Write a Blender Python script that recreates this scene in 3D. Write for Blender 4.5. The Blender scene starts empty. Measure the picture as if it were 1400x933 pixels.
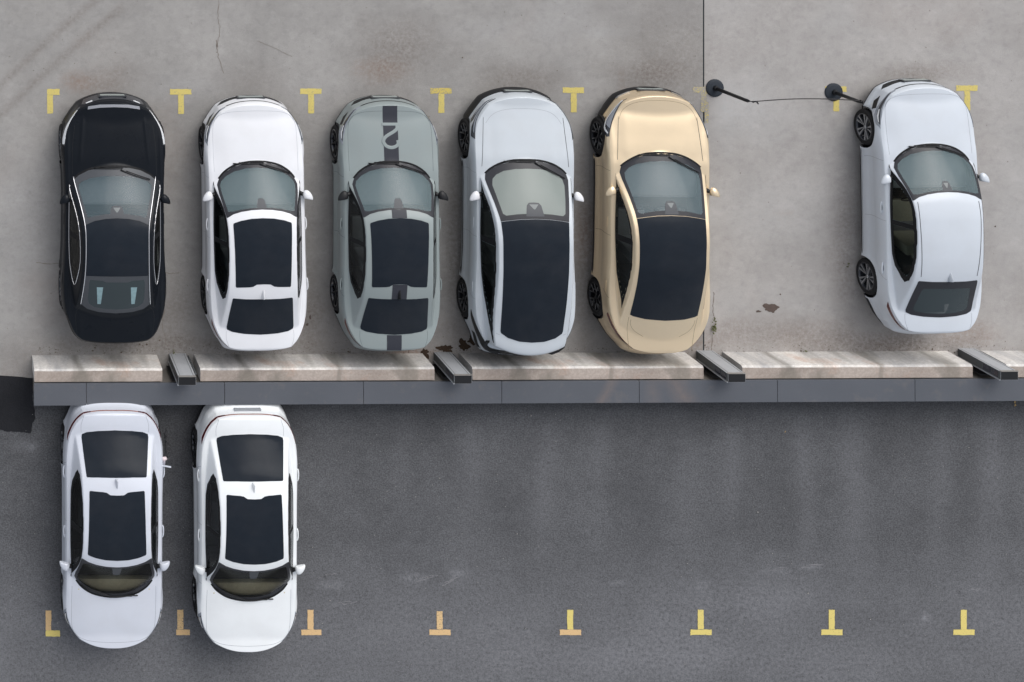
import bpy, bmesh, math, random
import numpy as np
from mathutils import Vector, Matrix
from mathutils.geometry import delaunay_2d_cdt
random.seed(7); rng = np.random.default_rng(5)
sc = bpy.context.scene
COL = sc.collection
R = math.radians

# ------------------------------------------------------------------ camera
# the photograph is a crop of a straight-down aerial shot: the camera looks
# vertically down from 29 m and the frame is shifted off its axis.
CAM_H = 29.0
PXM = 74.0                       # photograph pixels per metre on the ground
U0, V0 = -80.0, -280.0           # photograph pixel straight below the camera
FPX = PXM * CAM_H
cam = bpy.data.cameras.new('camera'); cam_o = bpy.data.objects.new('camera', cam); COL.objects.link(cam_o)
cam.sensor_fit = 'HORIZONTAL'; cam.sensor_width = 36.0; cam.lens = FPX / 1400 * 36
cam.shift_x = (700 - U0) / 1400; cam.shift_y = -(466.5 - V0) / 1400
cam.clip_start = 0.5; cam.clip_end = 2000
cam_o.location = (0, 0, CAM_H)
sc.camera = cam_o

# ------------------------------------------------------------------ light
SUN_EL, SUN_AZ = R(43), R(28)    # azimuth from +Y (picture top) towards +X (picture right)
world = bpy.data.worlds.new('World'); sc.world = world; world.use_nodes = True
wn = world.node_tree; wn.nodes.clear()
sky = wn.nodes.new('ShaderNodeTexSky'); sky.sky_type = 'NISHITA'; sky.sun_disc = False
sky.sun_elevation = SUN_EL; sky.sun_rotation = SUN_AZ; sky.air_density = 1.0; sky.dust_density = 3.0
hs = wn.nodes.new('ShaderNodeHueSaturation'); hs.inputs['Saturation'].default_value = 0.28
bg = wn.nodes.new('ShaderNodeBackground'); bg.inputs['Strength'].default_value = 0.15
wo = wn.nodes.new('ShaderNodeOutputWorld')
wn.links.new(sky.outputs[0], hs.inputs['Color']); wn.links.new(hs.outputs[0], bg.inputs['Color']); wn.links.new(bg.outputs[0], wo.inputs[0])
sun = bpy.data.lights.new('sun', 'SUN'); sun.energy = 1.1; sun.angle = R(48); sun.color = (1.0, 0.965, 0.92)
sun_o = bpy.data.objects.new('sun', sun); COL.objects.link(sun_o)
d = Vector((math.sin(SUN_AZ) * math.cos(SUN_EL), math.cos(SUN_AZ) * math.cos(SUN_EL), math.sin(SUN_EL)))
sun_o.rotation_euler = d.to_track_quat('Z', 'Y').to_euler()
sc.view_settings.view_transform = 'Standard'; sc.view_settings.look = 'None'
sc.view_settings.gamma = 1.0; sc.view_settings.use_curve_mapping = False
sc.view_settings.exposure = 0.12

# ------------------------------------------------------------------ helpers
def W(u, v, h=0.0):
    """photograph pixel -> world point at height h"""
    k = (CAM_H - h) / FPX
    return Vector(((u - U0) * k, -(v - V0) * k, h))

def link(o, parent=None):
    COL.objects.link(o)
    if parent: o.parent = parent
    return o
def mesh_obj(name, V, F, mats, parent=None, smooth=True, mat_idx=None, normals=None):
    me = bpy.data.meshes.new(name)
    me.from_pydata([tuple(map(float, v)) for v in V], [], [tuple(int(i) for i in f) for f in F])
    if not isinstance(mats, (list, tuple)): mats = [mats]
    for m in mats: me.materials.append(m)
    if mat_idx is not None: me.polygons.foreach_set('material_index', list(mat_idx))
    me.polygons.foreach_set('use_smooth', [smooth] * len(me.polygons))
    me.update()
    if normals is not None: me.normals_split_custom_set_from_vertices([tuple(n) for n in normals])
    return link(bpy.data.objects.new(name, me), parent)
def bm_obj(name, bm, mats, parent=None, smooth=False, bevel=0):
    if bevel: bmesh.ops.bevel(bm, geom=list(bm.edges), offset=bevel, segments=2, affect='EDGES', profile=0.6)
    bmesh.ops.recalc_face_normals(bm, faces=bm.faces)
    me = bpy.data.meshes.new(name); bm.to_mesh(me); bm.free()
    if not isinstance(mats, (list, tuple)): mats = [mats]
    for m in mats: me.materials.append(m)
    me.polygons.foreach_set('use_smooth', [smooth] * len(me.polygons))
    return link(bpy.data.objects.new(name, me), parent)
def tag(o, label=None, cat=None, group=None, kind=None):
    if label: o['label'] = label
    if cat: o['category'] = cat
    if group: o['group'] = group
    if kind: o['kind'] = kind
    return o
def empty(name, loc, rz=0, **k):
    o = bpy.data.objects.new(name, None); COL.objects.link(o)
    o.location = loc; o.rotation_euler = (0, 0, rz); o.empty_display_size = 0.2
    return tag(o, **k)
def bm_box(bm, lo, hi, mat=None):
    x0, y0, z0 = lo; x1, y1, z1 = hi
    vs = [bm.verts.new(p) for p in ((x0,y0,z0),(x1,y0,z0),(x1,y1,z0),(x0,y1,z0),(x0,y0,z1),(x1,y0,z1),(x1,y1,z1),(x0,y1,z1))]
    for f in ((0,3,2,1),(4,5,6,7),(0,1,5,4),(1,2,6,5),(2,3,7,6),(3,0,4,7)):
        q = bm.faces.new([vs[i] for i in f])
        if mat is not None: q.material_index = mat
    return vs
def box(name, lo, hi, mat, parent=None, bevel=0):
    bm = bmesh.new(); bm_box(bm, lo, hi); return bm_obj(name, bm, mat, parent, bevel=bevel)
def tube(name, pts, rad, mat, parent=None, n=8):
    """swept tube along points; rad a number or list"""
    P = [Vector(p) for p in pts]; V = []; F = []
    rr = rad if isinstance(rad, (list, tuple)) else [rad] * len(P)
    for i, p in enumerate(P):
        t = (P[min(i+1, len(P)-1)] - P[max(i-1, 0)]).normalized()
        a = t.cross(Vector((0,0,1)) if abs(t.z) < .9 else Vector((1,0,0))).normalized(); b = t.cross(a)
        for k in range(n):
            th = 2*math.pi*k/n; V.append(p + (a*math.cos(th) + b*math.sin(th)) * rr[i])
    for i in range(len(P)-1):
        for k in range(n):
            F.append((i*n+k, i*n+(k+1)%n, (i+1)*n+(k+1)%n, (i+1)*n+k))
    F.append(tuple(range(n))[::-1]); F.append(tuple((len(P)-1)*n + k for k in range(n)))
    return mesh_obj(name, V, F, mat, parent)
def lathe(prof, n=40, axis='x'):
    """profile [(r, a)] revolved about the x axis"""
    V = []; F = []
    for i in range(n):
        th = 2*math.pi*i/n
        for r, a in prof:
            V.append((a, r*math.cos(th), r*math.sin(th)) if axis == 'x' else (r*math.cos(th), r*math.sin(th), a))
    m = len(prof)
    for i in range(n):
        for j in range(m-1):
            F.append((i*m+j, ((i+1)%n)*m+j, ((i+1)%n)*m+j+1, i*m+j+1))
    return V, F
def pchip(keys):
    x = np.array([k[0] for k in keys], float); y = np.array([k[1] for k in keys], float)
    h = np.diff(x); dl = np.diff(y)/h; n = len(x); m = np.zeros(n)
    if n > 2:
        w1 = 2*h[1:]+h[:-1]; w2 = h[1:]+2*h[:-1]
        ok = dl[:-1]*dl[1:] > 0
        with np.errstate(divide='ignore', invalid='ignore'):
            mm = (w1+w2)/(w1/dl[:-1]+w2/dl[1:])
        m[1:-1] = np.where(ok, mm, 0)
    m[0] = dl[0]; m[-1] = dl[-1]
    def f(q):
        q = np.clip(np.asarray(q, float), x[0], x[-1]); i = np.clip(np.searchsorted(x, q, side='right')-1, 0, n-2)
        t = (q-x[i])/h[i]
        return ((2*t**3-3*t**2+1)*y[i] + (t**3-2*t**2+t)*h[i]*m[i] + (-2*t**3+3*t**2)*y[i+1] + (t**3-t**2)*h[i]*m[i+1])
    return f
def crv(pts, n=10, closed=False):
    """Catmull-Rom through 2-D points"""
    P = [np.array(p, float) for p in pts]; out = []; N = len(P)
    for i in range(N if closed else N-1):
        if closed: a, b, c, e = P[i-1], P[i], P[(i+1)%N], P[(i+2)%N]
        else: a, b, c, e = P[max(i-1,0)], P[i], P[i+1], P[min(i+2,N-1)]
        for k in range(n):
            t = k/n; out.append(0.5*((2*b)+(-a+c)*t+(2*a-5*b+4*c-e)*t*t+(-a+3*b-3*c+e)*t**3))
    if not closed: out.append(P[-1])
    return out
def sym(half):
    """mirror a half outline [(s,x)] that starts and ends on x=0"""
    return list(half) + [(s, -x) for s, x in half[::-1] if abs(x) > 1e-6]
def inpoly(px, py, poly):
    P = np.asarray(poly, float); c = np.zeros(np.shape(px), bool); j = len(P)-1
    for i in range(len(P)):
        xi, yi = P[i]; xj, yj = P[j]
        if yi != yj: c ^= ((yi > py) != (yj > py)) & (px < (xj-xi)*(py-yi)/(yj-yi)+xi)
        j = i
    return c
def dist_poly(px, py, poly):
    P = np.asarray(poly, float); Q = np.roll(P, -1, 0); best = np.full(np.shape(px), 1e9)
    for a, b in zip(P, Q):
        ab = b-a; L2 = (ab**2).sum()+1e-12
        t = np.clip(((px-a[0])*ab[0]+(py-a[1])*ab[1])/L2, 0, 1)
        best = np.minimum(best, np.hypot(px-a[0]-t*ab[0], py-a[1]-t*ab[1]))
    return best

# ------------------------------------------------------------------ materials
def S2L(c):
    c = c/255.0
    return c/12.92 if c <= .04045 else ((c+.055)/1.055)**2.4
def rgb(r, g, b, k=1.0): return (S2L(r)*k, S2L(g)*k, S2L(b)*k, 1)
class MT:
    def __init__(self, name):
        self.m = bpy.data.materials.new(name); self.m.use_nodes = True
        self.t = self.m.node_tree; self.b = self.t.nodes['Principled BSDF']; self.out = self.t.nodes['Material Output']
    def n(self, typ, **k):
        x = self.t.nodes.new(typ)
        for a, v in k.items(): setattr(x, a, v)
        return x
    def l(self, a, b): self.t.links.new(a, b)
    def set(self, **k):
        for a, v in k.items():
            self.b.inputs[a.replace('_', ' ')].default_value = v
        return self
    def coord(self, scale=(1,1,1), obj=True, rot=(0,0,0)):
        tc = self.n('ShaderNodeTexCoord'); mp = self.n('ShaderNodeMapping'); mp.inputs['Scale'].default_value = scale; mp.inputs['Rotation'].default_value = rot
        self.l(tc.outputs['Object' if obj else 'Generated'], mp.inputs[0]); return mp.outputs[0]
    def noise(self, vec, scale, detail=4, rough=.55, dist=0):
        x = self.n('ShaderNodeTexNoise'); x.inputs['Scale'].default_value = scale; x.inputs['Detail'].default_value = detail
        x.inputs['Roughness'].default_value = rough; x.inputs['Distortion'].default_value = dist
        self.l(vec, x.inputs['Vector']); return x.outputs['Fac']
    def ramp(self, fac, stops):
        x = self.n('ShaderNodeValToRGB'); e = x.color_ramp.elements
        while len(e) < len(stops): e.new(0.5)
        for q, (p, c) in zip(e, stops):
            q.position = p; q.color = c if isinstance(c, tuple) else (c, c, c, 1)
        self.l(fac, x.inputs[0]); return x.outputs[0]
    def mix(self, a, b, fac, mode='MIX'):
        x = self.n('ShaderNodeMix', data_type='RGBA', blend_type=mode); x.clamp_result = False
        for s, v in ((0, fac), (6, a), (7, b)):
            if hasattr(v, 'is_output') or isinstance(v, bpy.types.NodeSocket): self.l(v, x.inputs[s])
            else: x.inputs[s].default_value = v
        return x.outputs[2]
    def math(self, op, a, b=0.0, clamp=False):
        x = self.n('ShaderNodeMath', operation=op, use_clamp=clamp)
        for i, v in enumerate((a, b)):
            if isinstance(v, bpy.types.NodeSocket): self.l(v, x.inputs[i])
            else: x.inputs[i].default_value = v
        return x.outputs[0]
    def bump(self, h, strength=.3, dist=.01):
        x = self.n('ShaderNodeBump'); x.inputs['Strength'].default_value = strength; x.inputs['Distance'].default_value = dist
        self.l(h, x.inputs['Height']); self.l(x.outputs[0], self.b.inputs['Normal'])

def simple(name, col, rough=.5, metal=0, spec=.5, coat=0, grain=0):
    t = MT(name).set(Base_Color=col, Roughness=rough, Metallic=metal, Specular_IOR_Level=spec, Coat_Weight=coat, Coat_Roughness=.08)
    if grain:
        v = t.coord(); f = t.noise(v, 14, 5)
        t.l(t.mix(tuple(c*(1-grain) for c in col[:3])+(1,), tuple(min(1, c*(1+grain)) for c in col[:3])+(1,), f), t.b.inputs['Base Color'])
    return t.m
def paint(name, col, metal=.0, rough=.42, dirt=.5, coat=.6, spec=.4):
    """car lacquer: pigment, fine flake, a thin film of dust"""
    t = MT(name).set(Roughness=rough, Metallic=metal, Specular_IOR_Level=spec, Coat_Weight=coat, Coat_Roughness=.12)
    v = t.coord()
    fl = t.noise(v, 900, 1)
    base = t.mix(tuple(c*.95 for c in col[:3])+(1,), tuple(min(1, c*1.05) for c in col[:3])+(1,), fl)
    du = t.ramp(t.noise(v, 2.3, 7, .62), [(.42, 0.0), (.75, dirt*.16)])
    base = t.mix(base, rgb(150, 142, 132), du)
    t.l(base, t.b.inputs['Base Color'])
    rr = t.math('MULTIPLY_ADD', t.noise(v, 5, 5), .18); t.t.nodes[-1].inputs[2].default_value = rough-.09
    t.l(rr, t.b.inputs['Roughness'])
    return t.m
def sky_haze_glass(name, film, filmcol, tint, rough=.14):
    """window glass: tinted see-through, mirror reflection, thin matt film painting in the reflected sky"""
    t = MT(name); tr = t.n('ShaderNodeBsdfTransparent'); tr.inputs[0].default_value = tint
    df = t.n('ShaderNodeBsdfDiffuse'); v = t.coord()  # diffuse film colour stands in for bright sky reflected in the glass
    c = t.mix(tuple(q*.88 for q in filmcol[:3])+(1,), filmcol, t.noise(v, 3, 6, .6)); t.l(c, df.inputs[0])
    m1 = t.n('ShaderNodeMixShader')
    ff = t.ramp(t.noise(v, 1.6, 5), [(.3, max(0, film-.03)), (.7, film)]); t.l(ff, m1.inputs[0])
    t.l(tr.outputs[0], m1.inputs[1]); t.l(df.outputs[0], m1.inputs[2])
    gl = t.n('ShaderNodeBsdfGlossy'); gl.inputs['Roughness'].default_value = rough
    fr = t.n('ShaderNodeFresnel'); fr.inputs[0].default_value = 1.33
    m2 = t.n('ShaderNodeMixShader'); t.l(fr.outputs[0], m2.inputs[0]); t.l(m1.outputs[0], m2.inputs[1]); t.l(gl.outputs[0], m2.inputs[2])
    t.l(m2.outputs[0], t.out.inputs[0]); return t.m

M = {}
def _pano():
    t = MT('roof_glass').set(Roughness=.16, Specular_IOR_Level=.14); v = t.coord()
    c = t.mix(rgb(27, 33, 41), rgb(36, 42, 50), t.noise(v, 5, 6, .6))
    c = t.mix(c, rgb(92, 88, 88), t.ramp(t.noise(v, .8, 8, .62, .3), [(.50, 0.0), (.85, .16)]))
    c = t.mix(c, rgb(120, 116, 112), t.ramp(t.noise(v, 260, 1, .5), [(.70, 0.0), (.78, .14)]))
    t.l(c, t.b.inputs['Base Color']); t.l(t.ramp(t.noise(v, 1.7, 5), [(.3, .10), (.7, .26)]), t.b.inputs['Roughness']); return t.m
M['pano'] = _pano()
M['frit'] = simple('window_frit', rgb(50, 51, 56), .3, 0, .25, 0, .1)
M['fritgrey'] = simple('window_frit_grey', rgb(74, 77, 82), .35, 0, .25, 0, .1)
M['seal'] = simple('black_rubber', rgb(20, 21, 24), .7, 0, .3)
M['seam'] = simple('panel_gap', rgb(60, 62, 66), .8, 0, .1)
M['black'] = simple('black_plastic', rgb(24, 25, 28), .5, 0, .4)
M['cab'] = simple('cabin_trim', rgb(52, 52, 55), .8, 0, .2, 0, .2)
M['dash'] = simple('dashboard_trim', rgb(118, 122, 124), .8, 0, .2, 0, .2)
M['dash_tan'] = simple('dashboard_sand', rgb(206, 196, 166), .8, 0, .2, 0, .25)
M['seat_dark'] = simple('seat_leather', rgb(116, 116, 118), .6, 0, .3, 0, .2)
M['seat_tan'] = simple('seat_leather_beige', rgb(160, 155, 135), .6, 0, .3, 0, .15)
M['chrome'] = simple('chrome', rgb(225, 225, 228), .22, .9, .5)
M['alu'] = simple('alloy', rgb(170, 172, 176), .3, .8, .5)
M['aludark'] = simple('alloy_dark', rgb(36, 38, 42), .35, .5, .5)
M['tyre'] = simple('tyre_rubber', rgb(34, 34, 36), .85, 0, .3, 0, .3)
M['disc'] = simple('brake_disc', rgb(90, 88, 86), .5, .6)
M['lamp'] = simple('headlamp_glass', rgb(150, 156, 166), .12, .1, .6, .6)
M['lampdark'] = simple('headlamp_dark', rgb(52, 55, 62), .15, .1, .6, .6)
M['white_light'] = simple('light_bar_lens', rgb(225, 228, 232), .2, 0, .5)
M['red'] = simple('tail_lamp_lens', rgb(84, 16, 18), .15, 0, .5, .6)
M['redclear'] = simple('tail_lamp_strip', rgb(150, 105, 95), .2, 0, .5, .5)
M['plate'] = simple('plate_pale', rgb(150, 158, 156), .4)
M['platerear'] = simple('plate_white', rgb(150, 154, 160), .4)
M['platesilver'] = simple('plate_frame_dark', rgb(60, 62, 66), .4, .2)
M['stripe'] = simple('stripe_vinyl', rgb(52, 54, 62), .4, 0, .35, 0, .08)
M['tealpanel'] = simple('rear_shelf_panel', rgb(138, 166, 172), .4, 0, .3, 0, .3)
M['ws'] = sky_haze_glass('windscreen_glass', .42, rgb(130, 151, 157), (.9, .93, .94, 1))
M['ws_low'] = sky_haze_glass('windscreen_glass_clear', .05, rgb(90, 95, 92), (.9, .9, .86, 1))
M['ws_pale'] = sky_haze_glass('windscreen_glass_bright', .85, rgb(144, 153, 150), (.85, .9, .87, 1))
M['ws_gold'] = sky_haze_glass('windscreen_glass_blue', .36, rgb(136, 157, 165), (.92, .95, .96, 1))
M['ws_black'] = sky_haze_glass('windscreen_glass_dark', .38, rgb(114, 134, 143), (.85, .9, .93, 1))
M['ws_tri'] = simple('mirror_window', rgb(112, 118, 120), .4)
M['side'] = sky_haze_glass('side_glass', .06, rgb(60, 70, 72), (.5, .56, .56, 1))
M['rear'] = sky_haze_glass('rear_glass', .75, rgb(74, 84, 88), (.5, .55, .58, 1))

P_WHITE = paint('paint_white', rgb(228, 230, 235))
P_WHITE2 = paint('paint_white_lower', rgb(240, 244, 247))
P_SILVERW = paint('paint_silver_white', rgb(210, 215, 226), .03)
P_GREY = paint('paint_cement_grey', rgb(138, 148, 149))
P_PALE = paint('paint_pale_blue', rgb(196, 203, 210), .08)
P_E = paint('paint_ice_white', rgb(205, 212, 221), .05)
P_GOLD = paint('paint_champagne', rgb(238, 217, 184), .62, .36)
P_BLACK = paint('paint_black', rgb(20, 24, 30), .0, .3, .03, .10, .12)

# ------------------------------------------------------------------ ground
def X_(u, h=0): return W(u, 0, h).x
def Y_(v, h=0): return W(0, v, h).y
JX = X_(962)                                   # joint between two pours
WALL_H = .72
YN = Y_(486)                                   # foot of the concrete blocks
YE = Y_(517)                                   # concrete edge left of the wall
def wear_shade_grid(name, x0, x1, y0, y1, z, step, fn, mat, parent=None):
    nx = max(2, int((x1-x0)/step)); ny = max(2, int((y1-y0)/step))
    xs = np.linspace(x0, x1, nx+1); ys = np.linspace(y0, y1, ny+1); Xg, Yg = np.meshgrid(xs, ys)
    V = np.stack([Xg.ravel(), Yg.ravel(), np.full(Xg.size, z)], 1)
    idx = np.arange((nx+1)*(ny+1)).reshape(ny+1, nx+1)
    F = np.stack([idx[:-1,:-1].ravel(), idx[:-1,1:].ravel(), idx[1:,1:].ravel(), idx[1:,:-1].ravel()], 1)
    o = mesh_obj(name, V, F, mat, parent, smooth=False)
    col = fn(Xg.ravel(), Yg.ravel())           # N x 3: how much darker/browner, lighter, rust
    at = o.data.color_attributes.new('wear_shade', 'FLOAT_COLOR', 'POINT')
    at.data.foreach_set('color', np.concatenate([col, np.ones((len(col), 1))], 1).astype(np.float32).ravel())
    return o
def vn(Xa, Ya, scale, seed, octv=4):
    """value noise in numpy, 0..1"""
    out = np.zeros_like(Xa); amp = 1; tot = 0; r = np.random.default_rng(seed)
    for o_ in range(octv):
        T = r.random((64, 64)); q = scale*2**o_
        xx = Xa*q+100; yy = Ya*q+100; xi = np.floor(xx).astype(int); yi = np.floor(yy).astype(int)
        fx = xx-xi; fy = yy-yi; fx = fx*fx*(3-2*fx); fy = fy*fy*(3-2*fy)
        a = T[xi%64, yi%64]; b = T[(xi+1)%64, yi%64]; c = T[xi%64, (yi+1)%64]; e = T[(xi+1)%64, (yi+1)%64]
        out += amp*((a*(1-fx)+b*fx)*(1-fy)+(c*(1-fx)+e*fx)*fy); tot += amp; amp *= .5
    return out/tot
def blob(Xa, Ya, u, v, ru, rv, soft=1.0, ang=0, warp=.35, seed=1):
    p = W(u, v); dx = Xa-p.x; dy = Ya-p.y; ca, sa = math.cos(ang), math.sin(ang)
    ax = (dx*ca+dy*sa)/(ru/PXM); ay = (-dx*sa+dy*ca)/(rv/PXM)
    q = np.sqrt(ax*ax+ay*ay)*(1+warp*(vn(Xa, Ya, 2.2, seed)-.5)*2)
    return np.clip((1.15-q)/(.9*soft), 0, 1)
def concrete_wear_shade(Xa, Ya):
    dark = np.zeros_like(Xa); light = np.zeros_like(Xa); rust = np.zeros_like(Xa)
    for (u, v, ru, rv, a) in ((540, 75, 70, 60, .35), (345, 110, 55, 30, .2), (715, 108, 70, 28, .35), (880, 100, 60, 22, .3), (1260, 100, 70, 18, .3),
                              (150, 110, 60, 25, .25), (1060, 455, 120, 25, .3), (1225, 470, 120, 22, .45), (700, 470, 60, 25, .35), (420, 400, 20, 120, .25),
                              (620, 330, 18, 160, .35), (800, 330, 16, 180, .3), (435, 430, 40, 40, .2), (240, 430, 30, 50, .2), (1155, 330, 25, 140, .25), (230, 470, 200, 14, .3)):  # the tall strips beside the cars paint in both grime and shade
        dark += a*blob(Xa, Ya, u, v, ru, rv, 1.0, 0, .4, int(u+v))
    for (u, v, ru, rv, a) in ((1020, 150, 70, 50, .5), (990, 150, 22, 70, .45), (1050, 420, 110, 30, .25), (1080, 300, 90, 60, .25), (40, 300, 60, 120, .3), (1380, 330, 40, 160, .3),
                              (250, 120, 220, 26, .2), (700, 40, 120, 20, .25), (820, 45, 40, 6, .4)):
        light += a*blob(Xa, Ya, u, v, ru, rv, 1.0, 0, .45, int(u*3+v))
    for (u, v, ru, rv, a) in ((105, 112, 30, 18, .25), (520, 95, 45, 18, .2), (455, 492, 60, 5, .6), (560, 484, 50, 5, .6), (1070, 242, 28, 2.2, .5), (1065, 294, 22, 2, .35), (850, 178, 8, 80, .2),
                              (935, 470, 50, 8, .2), (1330, 455, 50, 22, .2)):
        rust += a*blob(Xa, Ya, u, v, ru, rv, .9, 0, .5, int(u+v*2))
    dark *= 1.7; rust *= 1.7; dark += .55*np.clip(vn(Xa, Ya, .45, 77, 5)-.52, 0, 1)*2; rust += .5*np.clip(vn(Xa, Ya, .5, 91, 5)-.56, 0, 1)*2; light += .5*np.clip(vn(Xa, Ya*2.2, .35, 55, 5)-.55, 0, 1)*2
    # tyre sweep marks, top left
    for off in (0, 26):
        p = W(120+off*.6, 10+off); dd = (Xa-p.x)*math.sin(R(40))*-1+(Ya-p.y)*math.cos(R(40))*1
        al = (Xa-p.x)*math.cos(R(40))+(Ya-p.y)*math.sin(R(40))
        dd = dd + .05*al*al*.3
        dark += .75*np.clip(1-np.abs(dd)/.12, 0, 1)*(al < .6)*(al > -3.2)*(.5+.5*vn(Xa, Ya, 6, 3))
    # dirty strip against the wall, slab tone
    dark += .22*np.clip(1-(Ya-YN)/.5, 0, 1)*(.3+vn(Xa, Ya, 1.5, 8))
    dark += .13*(Xa < JX)*np.clip((JX-Xa)/.8, 0, 1)*0 + .10*((Xa < JX) & (Xa > JX-1.2))
    return np.stack([dark, light, rust], 1)
def asphalt_wear_shade(Xa, Ya):
    dark = np.zeros_like(Xa); light = np.zeros_like(Xa); rust = np.zeros_like(Xa)
    for (u, ru, a) in ((555, 14, .3), (640, 22, .5), (745, 16, .7), (820, 14, .35), (935, 22, .35), (998, 14, .6), (1100, 14, .75), (1170, 18, .75), (1285, 16, .45), (1355, 20, .75), (1395, 10, .4)):
        x = X_(u); w = ru/PXM
        col = np.exp(-((Xa-x-.05*np.sin(Ya*1.3+u))/w)**2)
        fall = np.clip((Y_(562)-Ya)/.35, 0, 1)*np.clip((Ya-Y_(840))/2.6, 0, 1)
        light += a*col*fall*(.35+.9*vn(Xa, Ya, 1.7, u))*.5
    light += .62*np.clip((Y_(735)-Ya)/1.6, 0, 1)*(.3+.8*vn(Xa, Ya, .6, 12))
    light += .16*(vn(Xa, Ya, .35, 44)-.3)
    for (u, v, ru, rv, a) in ((455, 800, 30, 4, .55), (450, 826, 50, 3, .4), (560, 790, 30, 4, .5), (625, 785, 14, 5, .7), (612, 800, 45, 3, .4), (845, 797, 16, 4, .6), (960, 800, 10, 3, .6),
                              (1110, 775, 22, 3, .6), (1060, 780, 30, 3, .35), (1265, 845, 8, 7, .7), (1330, 806, 24, 3, .5), (490, 710, 18, 26, .15), (35, 610, 30, 12, .4), (45, 612, 6, 4, .8), (1050, 820, 120, 30, .25), (900, 900, 300, 30, .2)):
        light += a*blob(Xa, Ya, u, v, ru, rv, 1.0, 0, .5, int(u+v))
    # pale dirt line where water dries out along the wall
    yl = Y_(566)+.05*(vn(Xa, Ya*0, .9, 30)-.5)
    light += .55*np.exp(-((Ya-yl)/.03)**2)*np.clip(vn(Xa, Ya*0, 1.2, 31)*2-.8, 0, 1)
    dark += .45*np.clip((Ya-Y_(572))/.25, 0, 1)  # shade beside the wall, painted into the asphalt as a darker strip
    for (u, v, ru, rv, a) in ((575, 720, 60, 70, .2), (690, 700, 50, 60, .2), (870, 700, 50, 50, .22), (1200, 700, 60, 60, .18), (520, 900, 150, 20, .1), (25, 880, 40, 60, .2)):
        dark += a*blob(Xa, Ya, u, v, ru, rv, 1.2, 0, .4, int(u))
    return np.stack([dark, light, rust], 1)
def ground_mat(name, base, lo, hi, lightcol, darkcol, fine=60, spk=.5, bumpd=.004, big=.8):
    t = MT(name).set(Roughness=.9, Specular_IOR_Level=.25); v = t.coord()
    a = t.n('ShaderNodeAttribute', attribute_name='wear_shade'); sp = t.n('ShaderNodeSeparateColor'); t.l(a.outputs['Color'], sp.inputs[0])
    f = t.noise(v, big, 8, .62, .3)
    c = t.mix(tuple(q*lo for q in base[:3])+(1,), tuple(q*hi for q in base[:3])+(1,), t.ramp(f, [(.3, 0.0), (.7, 1.0)]))
    g = t.noise(v, fine, 3, .7); c = t.mix(c, t.mix(c, (2,2,2,1), 1.0, 'MULTIPLY'), t.ramp(g, [(.45, 0.0), (.85, spk)]))
    c = t.mix(c, t.mix(c, (.3,.3,.3,1), 1.0, 'MULTIPLY'), t.ramp(g, [(.2, spk), (.5, 0.0)]))
    g2 = t.noise(v, 7, 7, .68); c = t.mix(c, t.mix(c, (.74,.74,.75,1), 1.0, 'MULTIPLY'), t.ramp(g2, [(.3, .5), (.52, 0.0)])); c = t.mix(c, t.mix(c, (1.3,1.3,1.31,1), 1.0, 'MULTIPLY'), t.ramp(t.noise(t.coord((1,1.6,1), rot=(0,0,.5)), 3.1, 8, .7), [(.5, 0.0), (.72, .45)]))
    brk = t.ramp(t.noise(v, 16, 8, .75), [(.36, .12), (.62, 1.0)])
    c = t.mix(c, lightcol, t.math('MULTIPLY', sp.outputs[1], brk, True))
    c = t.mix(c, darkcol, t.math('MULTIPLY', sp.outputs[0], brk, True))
    c = t.mix(c, rgb(132, 100, 78), t.math('MULTIPLY', sp.outputs[2], brk, True))
    t.l(c, t.b.inputs['Base Color']); t.bump(g, .6, bumpd)
    return t.m
M['concrete'] = ground_mat('concrete_slab', rgb(152, 150, 148), .88, 1.12, rgb(176, 176, 178), rgb(112, 103, 97), 75, .22)
M['concreteR'] = ground_mat('concrete_slab_pale', rgb(166, 163, 161), .89, 1.12, rgb(182, 183, 184), rgb(115, 104, 97), 75, .22)
M['asphalt'] = ground_mat('asphalt', rgb(87, 88, 91), .82, 1.15, rgb(136, 137, 142), rgb(59, 61, 65), 38, .8, .006)
M['tar'] = ground_mat('fresh_asphalt', rgb(36, 37, 41), .8, 1.3, rgb(80, 80, 84), rgb(30, 30, 34), 42, .35, .006)
far = mesh_obj('ground', [(-400,-400,-.012),(400,-400,-.012),(400,400,-.012),(-400,400,-.012)], [(0,1,2,3)], M['asphalt'], smooth=False)
tag(far, kind='structure')
slab = wear_shade_grid('concrete_yard', -14, JX-.012, YE, 30, 0, .08, concrete_wear_shade, M['concrete']); tag(slab, kind='structure')
slabR = wear_shade_grid('concrete_yard', JX+.012, 34, YE, 30, 0, .08, concrete_wear_shade, M['concreteR']); tag(slabR, kind='structure')
jb = mesh_obj('joint_filler', [(JX-.013,YE,-.006),(JX+.013,YE,-.006),(JX+.013,30,-.006),(JX-.013,30,-.006)], [(0,1,2,3)], simple('joint_filler', rgb(26, 33, 38), .9), slab, smooth=False)
lot = wear_shade_grid('asphalt_lot', -14, 34, -30, YE-.0, -.004, .07, asphalt_wear_shade, M['asphalt']); tag(lot, kind='structure')
# fresh tarmac patch with a torn edge beside the wall end
pp = []
for (u, v) in ((-60, 519), (44, 517.5), (45, 530), (44.5, 545), (47, 560), (48, 572), (44, 580), (43, 591), (36, 592), (22, 590.5), (8, 590), (-5, 588), (-60, 590)):
    pp.append((u, v))
pp = crv(pp, 6, True); pv = [W(p[0]+random.uniform(-.5, .5), p[1]+random.uniform(-.6, .6), .002) for p in pp]
tp = mesh_obj('asphalt_patch', pv, [tuple(range(len(pv)))[::-1]], M['tar'], smooth=False); tag(tp, kind='structure')

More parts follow.
